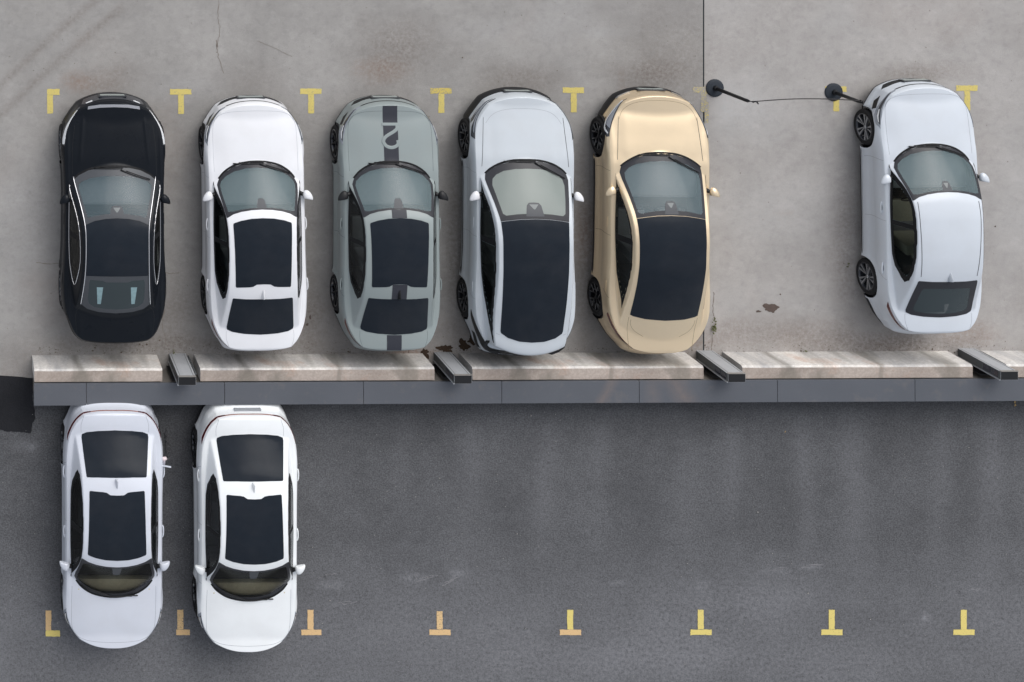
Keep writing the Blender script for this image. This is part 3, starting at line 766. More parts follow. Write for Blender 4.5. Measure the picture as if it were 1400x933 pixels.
def build_car(sp, paintm, opts):
    root = bpy.data.objects.new('parked_car', None); COL.objects.link(root)
    SEAM = M['black'] if opts.get('dark') else simple('panel_gap', opts.get('seam', rgb(150, 154, 162)), .8, 0, .1)
    b = Body(sp); b.build(); Lc = 0
    top3 = lambda s, x, off=0.0: b.P(float(s), float(x), off)[0]
    def fcoord(s, f, side=1): 
        wb_, wr_ = float(b.wb(s)), b.wr(s); return side*(wb_-f*(wb_-wr_))
    # ---- body shell, split into panels that share one smooth set of normals
    J, K1 = b.Sg.shape; T = b.Tn; Vt = b.T.reshape(-1, 3); nT = len(Vt)
    n = b.nperi
    V = [Vt]; right = b.side[:, 1:]; left = right*np.array([-1, 1, 1]); V.append(right.reshape(-1, 3)); V.append(left.reshape(-1, 3)); V = np.concatenate(V)
    g = np.arange(nT).reshape(J, K1)
    Q = np.stack([g[:-1, :-1], g[1:, :-1], g[1:, 1:], g[:-1, 1:]], -1).reshape(-1, 4)   # up-facing
    pi = np.array([r*K1+c for r, c in b.pidx]); pl = np.array([r*K1+(K1-1-c) for r, c in b.pidx])
    RI = np.concatenate([pi[:, None], nT+np.arange(n*T).reshape(n, T)], 1); LI = np.concatenate([pl[:, None], nT+n*T+np.arange(n*T).reshape(n, T)], 1)
    # weld the left and right sides at front and rear centre
    LI[0] = RI[0]; LI[-1] = RI[-1]
    Qr = np.stack([RI[:-1, :-1], RI[1:, :-1], RI[1:, 1:], RI[:-1, 1:]], -1).reshape(-1, 4)
    Ql = np.stack([LI[:-1, :-1], LI[:-1, 1:], LI[1:, 1:], LI[1:, :-1]], -1).reshape(-1, 4)
    AF = np.concatenate([Q[:, ::1], Qr, Ql]); nq = len(Q)
    # smooth normals over the whole shell
    def face_n(Fa, Va): return np.cross(Va[Fa[:, 2]]-Va[Fa[:, 0]], Va[Fa[:, 3]]-Va[Fa[:, 1]])
    fn = face_n(AF, V)
    if fn[:nq, 2].mean() < 0: AF[:nq] = AF[:nq, ::-1]
    cen = V[AF].mean(1); fn = face_n(AF, V)
    sm = np.arange(len(AF)) >= nq
    outw = np.stack([cen[:, 0], (cen[:, 1]+sp['S'][1]/2)*.3, cen[:, 2]*0], 1)
    mr = sm & (np.arange(len(AF)) < nq+len(Qr)); ml_ = sm & ~mr
    if (fn[mr]*outw[mr]).sum() < 0: AF[mr] = AF[mr][:, ::-1]
    if (fn[ml_]*outw[ml_]).sum() < 0: AF[ml_] = AF[ml_][:, ::-1]
    fn = face_n(AF, V); VN = np.zeros_like(V)
    for k in range(4): np.add.at(VN, AF[:, k], fn)
    VN /= np.linalg.norm(VN, axis=1, keepdims=True)+1e-12
    # wheel arches
    s_v = -V[:, 1]; dead = np.zeros(len(V), bool); R_ = sp['arch']
    isside = np.abs(VN[:, 0]) > .5; isside &= np.arange(len(V)) >= nT
    for sw_ in sp['wheels']:
        dd = np.hypot(s_v-sw_, V[:, 2]-.33); dead |= (dd < R_) & isside
    kill = dead[AF].all(1)
    mixed = dead[AF].any(1) & ~kill; mv = np.unique(AF[mixed]); mv = mv[dead[mv]]
    for sw_ in sp['wheels']:
        q = mv[np.abs(s_v[mv]-sw_) < R_]; dx = s_v[q]-sw_; dz = V[q, 2]-.33; l = np.hypot(dx, dz)+1e-9
        V[q, 1] = -(sw_+dx/l*R_); V[q, 2] = .33+dz/l*R_
    # window openings
    cs, cx, cz = -cen[:, 1], cen[:, 0], cen[:, 2]
    topf = np.arange(len(AF)) < nq
    def grow(poly, gs, gx):
            P = np.array(poly, float); Pn = P/np.array([gs, gx]); A = np.roll(Pn, 1, 0); B = np.roll(Pn, -1, 0); t_ = B-A; t_ /= np.linalg.norm(t_, axis=1, keepdims=True)+1e-9
            nn = np.stack([t_[:, 1], -t_[:, 0]], 1); area = (Pn[:, 0]*B[:, 1]-B[:, 0]*Pn[:, 1]).sum()
            if area < 0: nn = -nn
            return [tuple(q) for q in P+nn*np.array([gs, gx])]
    def cutpoly(poly):
        P = np.asarray(poly, float); ins = inpoly(s_v[:nT], V[:nT, 0], P); ins2 = np.zeros(len(V), bool); ins2[:nT] = ins
        return ins2[AF].all(1) & topf
    for g_ in sp['glass']:
        if 'hole' in g_: kill |= cutpoly(grow(g_['hole'], .027, .027))
    sideclear = {}
    for side in (1, -1):
        for nm_, po in sp['sidewin'].items():
            pc = [(s, fcoord(s, f, side)) for s, f in grow(po['clear'], .02, .07)]; kill |= cutpoly(pc)
    keep = ~kill
    # panel classes
    cls = np.zeros(len(AF), int); names = {0: 'body_shell'}
    hp = sp['hood']; 
    hood = topf & inpoly(cs, cx, hp); cls[hood] = 1; names[1] = 'bonnet'
    tr = topf & inpoly(cs, cx, sp['trunk']); cls[tr] = 2; names[2] = 'boot_lid'
    sf = ~topf; st = sp['doors']
    fb = sf & (cs < sp['wheels'][0]-R_*.95); cls[fb] = 3; names[3] = 'front_bumper'
    rb = sf & (cs > sp['wheels'][1]+R_*.95); cls[rb] = 4; names[4] = 'rear_bumper'
    k = 5
    for side in (1, -1):
        for (d0, d1) in ((st[0], st[1]), (st[1], st[2])):
            m = (sf & (cz > .30) & (cx*side > 0) & (cs > d0) & (cs < d1) & (np.hypot(cs-sp['wheels'][1], cz-.33) > R_+.06))
            cls[m] = k; names[k] = 'door'; k += 1
    doors = {}
    for c, nm_ in names.items():
        m = (cls == c) & keep; Fs = AF[m]
        if not len(Fs): continue
        u, inv = np.unique(Fs, return_inverse=True)
        o = mesh_obj(nm_, V[u], inv.reshape(-1, 4), paintm, root, normals=VN[u])
        if c >= 5: doors[c] = o
        if c == 1: hood_o = o
        if c == 2: trunk_o = o
        if c == 3: fbo = o
        if c == 4: rbo = o
        if c == 0: shell = o
    # ---- arch liners, floor
    for sw_ in sp['wheels']:
        for side in (1, -1):
            Vl = []; Fl = []; nn = 28
            for i in range(nn+1):
                th = R(-22)+R(224)*i/nn; y, z = -(sw_+(R_+.004)*math.cos(th)), .33+(R_+.004)*math.sin(th)
                for xx in (sp['half']-.045, sp['half']-.30): Vl.append((side*xx, y, z))
                Vl.append((side*(sp['half']-.30), -sw_, .33))
            for i in range(nn):
                Fl.append((3*i, 3*i+3, 3*i+4, 3*i+1)); Fl.append((3*i+1, 3*i+4, 3*i+5, 3*i+2))
            mesh_obj('wheel_liner', Vl, Fl, M['black'], root)
    bm = bmesh.new(); w0_, w1_ = sp['wheels']
    for (a0, a1, hx) in ((.25, w0_-R_-.02, .62), (w0_-R_-.02, w0_+R_+.02, .56), (w0_+R_+.02, w1_-R_-.02, .86), (w1_-R_-.02, w1_+R_+.02, .56), (w1_+R_+.02, sp['S'][1]-.1, .62)):
        bm_box(bm, (-hx, -a1+.001, .17), (hx, -a0, .24))
    bm_obj('underbody', bm, M['black'], root)
    # ---- cabin
    bm = bmesh.new(); c0, c1 = sp['cabin']
    bm_box(bm, (-.74, -c1, .30), (.74, -c0, .36)); bm_box(bm, (-.78, -c1, .3), (-.73, -c0, .84)); bm_box(bm, (.73, -c1, .3), (.78, -c0, .84))
    bm_obj('cabin_tub', bm, M['cab'], root)
    ds = c0
    dd_ = opts.get('dashd', .62); d0_ = -.10 if dd_ < .5 else 0; bm = bmesh.new(); vs = bm_box(bm, (-.68, -(ds+dd_+d0_), .62), (.68, -(ds+d0_), .90 if dd_ < .5 else .86))
    bm_obj('dashboard', bm, M[opts.get('dash', 'dash')], root, bevel=.05)
    if dd_ < .5: box('instrument_panel', (-.70, -(ds+.62), .5), (.70, -(ds+dd_+d0_+.002), .80), M['seal'], root, .04)
    sm_ = M[opts.get('seat', 'seat_dark')]
    for (xx, ss) in ((-.37, ds+1.15), (.37, ds+1.15)):
        bm = bmesh.new(); bm_box(bm, (xx-.25, -(ss+.28), .42), (xx+.25, -(ss-.25), .56))
        vs = bm_box(bm, (xx-.24, -(ss+.46), .5), (xx+.24, -(ss+.28), 1.06))
        for v in vs[4:]: v.co.y -= .16; v.co.x = xx+(v.co.x-xx)*.85
        vs = bm_box(bm, (xx-.12, -(ss+.66), 1.05), (xx+.12, -(ss+.55), 1.20))
        bm_obj('seat', bm, sm_, root, bevel=.035)
    bm = bmesh.new(); ss = sp.get('rearseat', 2.95); bm_box(bm, (-.62, -(ss+.1), .42), (.62, -(ss-.42), .58)); vs = bm_box(bm, (-.60, -(ss+.24), .5), (.60, -(ss+.1), .98))
    for v in vs[4:]: v.co.y -= .16
    bm_obj('rear_bench', bm, M['seat_dark'], root, bevel=.04)
    box('parcel_shelf', (-.56, -(sp['cabin'][1]-.02), .90), (.56, -(ss+.38), .93), M[opts.get('dash', 'dash')], root)
    bm = bmesh.new(); ri = []
    Vw = []; Fw = []; 
    for i in range(28):
        th = 2*math.pi*i/28
        for j in range(8):
            ph = 2*math.pi*j/8; rr_ = .175+.015*math.cos(ph); y_, z_, = rr_*math.sin(th), .015*math.sin(ph)
            Vw.append((-.37+rr_*math.cos(th), -(ds+.78)+y_*.45-z_*.9, .93+y_*.9+z_*.45))
    for i in range(28):
        for j in range(8): Fw.append((i*8+j, ((i+1) % 28)*8+j, ((i+1) % 28)*8+(j+1) % 8, i*8+(j+1) % 8))
    mesh_obj('steering_wheel', Vw, Fw, M['black'], root)
    # ---- glazing
    for g_ in sp['glass']:
        po = g_['outer']
        nmx = g_['name']
        if 'hole' in g_:
            gm = M[opts.get(g_.get('key', ''), g_.get('mat', 'ws'))]
            go = patch(nmx, g_['hole'], top3, gm, root, off=.0035, step=.05, skirt=0)
            patch('glass_border', po, top3, M[g_.get('frit', 'frit')], go, off=.0045, hole=g_['hole'], step=.04)
        else:
            patch(nmx, po, top3, M[g_.get('mat', 'pano')], root, off=g_.get('off', .005), step=.05)
    for side in (1, -1):
        for nm_, po in sp['sidewin'].items():
            mapf = lambda s, f, off, sd=side: top3(s, fcoord(s, f, sd), off)
            go = patch('side_window', po['clear'], mapf, M['side'], root, off=.0035, step=.07, skirt=0)
            if po.get('border'):
                patch('window_frame', po['border'], mapf, M['seal'], go, off=.0048, hole=po['clear'], step=.05)
        if 'pillar' in sp:
            mapf = lambda s, f, off, sd=side: top3(s, fcoord(s, f, sd), off)
            patch('window_surround', sp['pillar'], mapf, M['seal'], root, off=.0042, hole=None, step=.05) if sp.get('pillarsolid') else None
    def sampletop(pts, nn=10, off=0.0, k=1):
        return [b.P(float(s), float(x)*k, off) for s, x in crv(pts, nn)]
    wso = [p for p in sp['glass'][0]['outer'] if p[0] < sp['glass'][0]['outer'][0][0]+.33]
    rt_ = sorted([(s_-.016, x_) for s_, x_ in wso if s_ < 1.52], key=lambda q: q[1])
    ribbon('cowl_seal', [b.P(float(s_), float(x_), .002) for s_, x_ in crv(rt_, 6)], M['seal'], shell, .042, .002, -.01)
    # ---- gaps between panels
    def seam_top(pts, parent, both=True, w=.006):
        for k_ in ((1, -1) if both else (1,)): ribbon('panel_gap', sampletop(pts, 8, 0, k_), SEAM, parent, w, .0012)
    def seam_side(pts, parent, sd, w=.006):
        ribbon('panel_gap', [b.side_pt(sd*p, z) for p, z in crv(pts, 8)], SEAM, parent, w, .0012)
    for pts in sp['seams']: seam_top(pts, shell, True)
    for pts in sp.get('seams_mid', ()): seam_top(pts, shell, False)
    zmid = lambda s: float(b.side_pt(b.s2p(s), 5)[0][2])
    for sd in (1, -1):
        for i, d0 in enumerate(st):
            if i == 2: pts = [(b.s2p(d0+.06), zmid(d0)-.01), (b.s2p(d0+.03), .86), (b.s2p(d0-.06), .74)]
            else: pts = [(b.s2p(d0), zmid(d0)-.005), (b.s2p(d0-.01), .7), (b.s2p(d0+.0), .5), (b.s2p(d0+.03), .34)]
            seam_side(pts, shell, sd)
        # handles
        for ii, d1 in enumerate((st[1]-.22, st[2]-.13)):
            dr = doors.get(5+ii if sd > 0 else 7+ii, shell)
            zz = zmid(d1)-.09
            if sp.get('flush'):
                patch('handle', [(b.s2p(d1-.10), zz-.012), (b.s2p(d1+.10), zz-.012), (b.s2p(d1+.10), zz+.012), (b.s2p(d1-.10), zz+.012)], lambda p, z, off, s_=sd: b.side_pt(s_*p, z, off)[0], paintm, dr, off=.006)
            else:
                cupo = [(b.s2p(d1)+.06*math.cos(t_), zz+.032*math.sin(t_)) for t_ in np.linspace(0, 2*math.pi, 17)[:-1]]
                patch('handle_cup', cupo, lambda p, z, off, s_=sd: b.side_pt(s_*p, z, off)[0], SEAM, dr, off=.002)
                pp_ = [b.side_pt(sd*b.s2p(d1-.11+.22*t_), zz+.008, .004+.016*math.sin(math.pi*t_)**.5)[0] for t_ in np.linspace(0, 1, 9)]
                tube('handle', pp_, [.007, .010, .012, .012, .012, .012, .012, .010, .007], paintm, dr, 8)
    # ---- lower black trims
    for sd in (1, -1):
        a0, a1 = b.s2p(sp['wheels'][0]+R_+.03), b.s2p(sp['wheels'][1]-R_-.03)
        patch('sill_trim', [(a0, .185), (a1, .185), (a1, sp.get('sillz', .27)), (a0, sp.get('sillz', .27))], lambda p, z, off, s_=sd: b.side_pt(s_*p, z, off)[0], M['black'], root, off=.004, step=.1)
    for e_ in sp['side_patches']:
        for sd in e_.get('sides', (1, -1)):
            par = {'f': fbo, 'r': rbo, 's': shell}[e_.get('on', 's')]
            m = paintm if e_['mat'] == 'paint' else M[e_['mat']]
            patch(e_['name'], e_['o'], lambda p, z, off, s_=sd: b.side_pt(s_*p, z, off)[0], m, par, off=e_.get('off', .004), step=.04)
    for e_ in sp.get('top_patches', ()):
        for sd in e_.get('sides', (1, -1)):
            par = {'h': hood_o, 't': trunk_o, 's': shell, 'f': fbo}[e_.get('on', 's')]
            o_ = [(s, x*sd) for s, x in e_['o']]
            m = paintm if e_['mat'] == 'paint' else M[e_['mat']]
            patch(e_['name'], o_, top3, m, par, off=e_.get('off', .004), step=.04)
    for e_ in sp.get('strips', ()):
        for sd in e_.get('sides', (1, -1)):
            w_ = e_.get('w', .015)
            if e_['sp'] == 'top': pts = sampletop(e_['o'], 10, e_.get('off', .004), sd)
            elif e_['sp'] == 'win': pts = [b.P(float(s), fcoord(s, f, sd), e_.get('off', .006)) for s, f in crv(e_['o'], 10, e_.get('closed', False))]; 
            else: pts = [b.side_pt(sd*p, z, e_.get('off', .004)) for p, z in crv(e_['o'], 10)]
            if e_.get('closed'): pts.append(pts[0])
            if e_.get('tube'):
                tube(e_['name'], [p+n_*.004 for p, n_ in pts], w_/2, M[e_['mat']], root if e_.get('root') else shell, 6); continue
            ribbon(e_['name'], pts, paintm if e_['mat'] == 'paint' else M[e_['mat']], root if e_.get('root') else shell, w_, .004)
    # ---- number plate front
    pz = sp.get('platez', .46)
    fp = b.side_pt(0.0, pz, .012)[0]
    pm = M[opts.get('plate', 'plate')]
    bm = bmesh.new(); vs = bm_box(bm, (-.22, fp[1]-.03, pz-.05), (.22, fp[1]+.003, pz+.05))
    po_ = bm_obj('number_plate', bm, pm, fbo, bevel=.003)
    bm = bmesh.new(); vs = bm_box(bm, (-.255, fp[1]-.03, pz-.075), (.255, fp[1]-.002, pz+.075))
    bm_obj('plate_frame', bm, M['platesilver'], fbo, bevel=.003)
    rp = b.side_pt(b.arc[-1], sp.get('rplatez', .80), .004)[0]
    if opts.get('rearplate'):
        bm = bmesh.new(); bm_box(bm, (-.24, rp[1]-.006, rp[2]-.07), (.24, rp[1]+.02, rp[2]+.07)); bm_obj('number_plate', bm, M['platerear'], rbo, bevel=.003)
    # ---- wipers, mirror, antenna
    for (p0, p1) in sp['wipers']:
        pts = [b.P(p0[0]+(p1[0]-p0[0])*t_, p0[1]+(p1[1]-p0[1])*t_-.02*math.sin(math.pi*t_), .022)[0] for t_ in np.linspace(0, 1, 9)]
        wo_ = tube('wiper', pts, [.012, .011, .010, .009, .008, .008, .007, .006, .005], M['black'], root, 6)
        q0 = [b.P(p1[0]+(p0[0]-p1[0])*t_*.95-.02, p1[1]+(p0[1]-p1[1])*t_*.95, .012)[0] for t_ in np.linspace(-.02, .85, 7)]
        tube('wiper_blade', q0, .006, M['seal'], wo_, 6)
    s_, tx = sp['mirror']
    for sd in (1, -1): make_mirror(root, b, sd, s_, opts.get('mirrorm', paintm), tx, z=sp.get('mirz', 1.0))
    s_ = sp.get('housing')                     # interior mirror and sensor housing behind the glass
    if s_:
        hw, h0, h1 = s_
        patch('sensor_housing', sym([(h0, 0), (h0+.005, hw*.55), (h0+.05, hw*.8), (h1, hw), (h1, 0)]), top3, M['fritgrey'], root, off=.006, skirt=.006)
        if opts.get('tri', True): patch('mirror_window', sym([(h0+.03, 0), (h0+.03, hw*.5), (h0+.10, hw*.12), (h0+.11, 0)]), top3, M['ws_tri'], root, off=.008, skirt=.006)
    a_ = sp.get('fin')
    if a_:
        bm = bmesh.new(); z0 = float(b.top(a_, 0.0)); 
        vs = bm_box(bm, (-.028, -(a_+.17), z0-.02), (.028, -a_, z0+.004))
        for i, v in enumerate(vs[4:]): 
            v.co.x *= .2
            if v.co.y < -(a_+.1): v.co.z += .06; v.co.y += .02
        bm_obj('antenna_fin', bm, opts.get('finm', paintm), root, bevel=.008, smooth=True)
    for sw_ in sp['wheels']:
        for sd in (1, -1): make_wheel(root, (sd*(sp['half']-.125), -sw_, sp['wr_']), sd, opts.get('wheel', 'five'), sp['wr_'])
    return root, b

def place(root, car_front, yaw):
    """car_front: world xy of the front centre (s=0); yaw turns it"""
    root.location = (car_front[0], car_front[1], 0); root.rotation_euler = (0, 0, yaw)

# ---- the four body types -------------------------------------------------
SIDEP = [(0, 0), (.05, .018), (.13, .034), (.22, .040), (.32, .036), (.48, .022), (.6, .022), (.75, .040), (.88, .044), (.95, .036), (1, .0)]
def side_set(s_front, s_end, tipf=.5, top=.90, bot=.06, split=2.42, front_tip=.12, rear_low=3.1):
    fr = [(s_front, front_tip), (s_front+.45, bot), (split-.035, bot-.01), (split-.035, top), (2.1, top), (1.9, top-.02), (s_front+.18, top-.28)]
    re = [(split+.035, bot-.01), (rear_low, bot), (s_end-.16, tipf-.28), (s_end, tipf), (s_end-.05, tipf+.22), (s_end-.28, top-.03), (2.9, top), (split+.035, top)]
    return fr, re
def scaled(o, k=1.0, grow=.05, gf=.07):
    c = np.mean(np.array(o), 0); out = []
    for p in o:
        v = np.array(p)-c; out.append((p[0]+math.copysign(grow, v[0]), p[1]+math.copysign(gf, v[1])))
    return out

_sf, _sr = side_set(1.58, 3.38, .55, .86)
_fullwin = [(1.44, .10), (1.60, .0), (2.4, -.03), (3.05, -.02), (3.25, .10), (3.43, .45), (3.45, .60), (3.39, .80), (3.1, .95), (2.6, .985), (2.1, .985), (1.9, .985), (1.7, .97), (1.55, .9)]
WSO = [(1.085, 0), (1.105, .22), (1.165, .42), (1.27, .58), (1.39, .68), (1.47, .715), (1.60, .70), (1.78, .655), (1.965, .615), (1.955, .59), (1.90, .50), (1.855, .36), (1.825, .18), (1.815, 0)]
WSI = [(1.165, 0), (1.18, .2), (1.235, .40), (1.32, .55), (1.41, .645), (1.48, .67), (1.62, .647), (1.86, .585), (1.86, .52), (1.82, .36), (1.795, .18), (1.785, 0)]
SEDAN = dict(S=(.085, 4.405), half=.90, bf=.40, br=.24, pf=2.4, pr=3.0, bow=.36, bowr=.10, crown=.055,
    W=[(.085, 0.587), (.13, 0.650), (.22, 0.729), (.36, 0.792), (.60, 0.836), (.9, 0.849), (1.6, 0.843), (2.6, 0.843), (3.4, .853), (3.75, .842), (4.0, .81), (4.2, .742), (4.33, .655), (4.405, .55)],
    zD=[(.0, .66), (.10, .705), (.16, .745), (.30, .79), (.6, .85), (1.0, .905), (1.3, .94), (2.2, .965), (3.2, 1.0), (3.9, 1.055), (4.2, 1.075), (4.36, 1.07), (4.42, 1.045)],
    drop=[(.0, .04), (.3, .10), (.8, .11), (1.3, .08), (2.4, .06), (3.4, .08), (4.0, .13), (4.4, .10)],
    zG=[(.9, .80), (1.08, .93), (1.3, 1.07), (1.55, 1.22), (1.82, 1.36), (2.0, 1.415), (2.3, 1.455), (2.6, 1.462), (2.95, 1.445), (3.2, 1.41), (3.42, 1.355), (3.7, 1.24), (4.0, 1.115), (4.11, 1.07), (4.3, .99)],
    wb=[(1.0, .765), (1.5, .765), (2.2, .775), (3.0, .77), (3.4, .745), (3.8, .70), (4.1, .665), (4.4, .62)],
    zb=[(1.0, .90), (1.5, .945), (2.2, .96), (3.0, .985), (3.6, 1.02), (4.1, 1.04), (4.4, 1.0)],
    k=[(1.0, 2.3), (2.2, 2.45), (3.2, 2.3), (3.6, 2.0), (4.1, 1.5)], wheels=(.87, 3.60), arch=.372, wr_=.33,
    ridge=[(.25, 1.2, .52, .14, .004), (.5, 4.2, .80, .04, .006)],
    prof_side=SIDEP,
    prof_front=[(0, 0), (.06, .020), (.14, .035), (.3, .055), (.5, .075), (.75, .085), (1, .05)],
    prof_rear=[(0, 0), (.05, .012), (.14, .02), (.3, .05), (.42, .12), (.55, .165), (.75, .165), (1, .10)],
    doors=(1.36, 2.43, 3.42), cabin=(1.25, 3.95),
    hood=[(.20, -.68), (.20, .68), (.4, .74), (1.0, .74), (1.35, .73), (1.13, .45), (1.06, .2), (1.05, 0), (1.06, -.2), (1.13, -.45), (1.35, -.73), (1.0, -.74), (.4, -.74)],
    trunk=[(4.10, -.56), (4.15, 0), (4.10, .56), (4.40, .57), (4.6, .5), (4.6, -.5), (4.40, -.57)],
    cut=[sym([(1.19, 0), (1.205, .2), (1.26, .38), (1.35, .53), (1.46, .64), (1.60, .63), (1.83, .56), (1.79, .36), (1.77, .18), (1.76, 0)])],
    sidewin=dict(front=dict(clear=[(1.62, .15), (2.0, .06), (2.39, .04), (2.39, .86), (2.1, .86), (1.92, .83), (1.78, .66)], border=None), rear=dict(clear=[(2.47, .04), (3.0, .06), (3.18, .18), (3.30, .44), (3.34, .60), (3.28, .74), (3.1, .84), (2.8, .87), (2.47, .87)], border=None)),
    glass=[dict(name='windscreen', outer=sym(WSO), hole=sym(WSI), key='ws', mat='ws'),
           ],
    seams=[[(.19, 0), (.20, .3), (.23, .52), (.32, .68), (.5, .745), (.9, .755), (1.25, .75)], [(4.06, .60), (4.2, .60), (4.36, .55)]],
    side_patches=[
        dict(name='headlight', mat='lamp', on='f', o=[(.50, .70), (.70, .705), (.92, .74), (1.10, .785), (1.26, .82), (1.20, .72), (1.05, .63), (.90, .62), (.75, .65), (.50, .665)], off=.006),
        dict(name='headlight_insert', mat='lampdark', on='f', o=[(.58, .690), (.92, .718), (1.08, .755), (1.20, .79), (1.14, .73), (1.03, .685), (.88, .665), (.75, .668), (.58, .680)], off=.009),
        dict(name='light_strip', mat='white_light', on='f', o=[(.93, .70), (1.05, .725), (1.16, .76), (1.14, .74), (1.05, .70), (.94, .685)], off=.012),
        dict(name='air_intake', mat='black', on='f', o=[(.70, .52), (.93, .60), (.97, .50), (.82, .44)], off=.004),
        dict(name='grille', mat='black', on='f', sides=(1,), o=[(-.50, .47), (.50, .47), (.60, .44), (.5, .34), (-.5, .34), (-.60, .44)], off=.003),
        dict(name='upper_grille', mat='black', on='f', sides=(1,), o=[(-.46, .668), (.46, .668), (.50, .655), (.46, .642), (-.46, .642), (-.50, .655)], off=.003),
        dict(name='bumper_lip', mat='black', on='f', o=[(.0, .17), (1.1, .17), (1.15, .25), (.9, .26), (.5, .24), (.0, .24)], off=.006),
        dict(name='rear_diffuser', mat='black', on='r', o=[], off=.005),
        dict(name='tail_light', mat='red', on='r', o=[], off=.005)],
    strips=[], wipers=[((1.115, .05), (1.30, .60)), ((1.105, -.42), (1.115, .12))], mirror=(1.68, .985), mirz=1.0, housing=(.085, 1.64, 1.80), fin=3.22, sillz=.27)

def finish_perimeter(sp):
    """fill in features given from the rear centre, once the perimeter length is known"""
    b = Body(sp); b.build(); Lp = b.arc[-1]
    for e in sp['side_patches']:
        if 'ro' in e: e['o'] = [(Lp-q, z) for q, z in e['ro']]
    for e in sp['strips']:
        if 'ro' in e: e['o'] = [(Lp-q, z) for q, z in e['ro']]
    sp['side_patches'] = [e for e in sp['side_patches'] if len(e['o'])]
    return sp
import copy as _copy
def variant(base, **k):
    s = _copy.deepcopy(base); s.update(k); return s
def sedan(rw_mat='pano', pano=True):
    s = _copy.deepcopy(SEDAN)
    for e in s['side_patches']:
        if e['name'] == 'rear_diffuser': e['ro'] = [(0, .24), (1.0, .24), (1.0, .34), (.6, .40), (0, .40)]
        if e['name'] == 'tail_light': e['ro'] = [(.42, .970), (.62, .965), (.95, .935), (1.12, .92), (1.02, .87), (.75, .90), (.42, .935)]
    s['side_patches'].append(dict(name='tail_light_bar', mat='redclear', on='r', o=[], ro=[(0, .975), (.44, .968), (.44, .940), (0, .948)], off=.005))
    RWO = [(3.395, 0), (3.395, .30), (3.385, .515), (3.40, .53), (3.7, .565), (3.98, .595), (4.03, .585), (4.07, .50), (4.10, .30), (4.115, 0)]
    s['glass'].append(dict(name='window_surround', outer=None))
    s['glass'].pop()
    if pano:
        s['glass'].append(dict(name='rear_window', outer=sym(RWO), mat='pano', off=.005))
        s['glass'].append(dict(name='panoramic_roof', outer=sym([(1.955, 0), (1.965, .2), (2.0, .38), (2.045, .505), (2.07, .515), (2.5, .50), (3.16, .485), (3.175, .47), (3.165, .25), (3.155, .185), (3.115, .12), (3.11, 0)]), mat='pano', off=.005))
    else:
        RWI = [(3.53, 0), (3.53, .3), (3.53, .40), (3.56, .43), (3.95, .49), (4.0, .44), (4.035, .25), (4.045, 0)]
        s['glass'].append(dict(name='rear_window', outer=sym(RWO), hole=sym(RWI), mat='rear'))
        s['cut'].append(sym([(3.57, 0), (3.57, .38), (3.9, .43), (3.96, .38), (4.0, 0)]))
        s['strips'].append(dict(name='roof_gutter', sp='top', mat='seam', o=[(1.98, .545), (2.4, .54), (3.3, .50)], w=.008, off=.001, root=True))
    # black window surround: one dark frame round both side windows, from mirror to rear pillar
    s['sidewin']['front']['border'] = [(1.42, .02), (1.7, -.04), (2.43, -.05), (2.43, .985), (2.0, .985), (1.8, .985), (1.60, .96), (1.47, .6)]
    s['sidewin']['rear']['border'] = [(2.43, -.05), (3.0, -.04), (3.2, .04), (3.38, .33), (3.45, .56), (3.40, .80), (3.25, .92), (3.0, .975), (2.6, .985), (2.43, .985)]
    return finish_perimeter(s)
SED_P = sedan(); SED_S = sedan(pano=False)

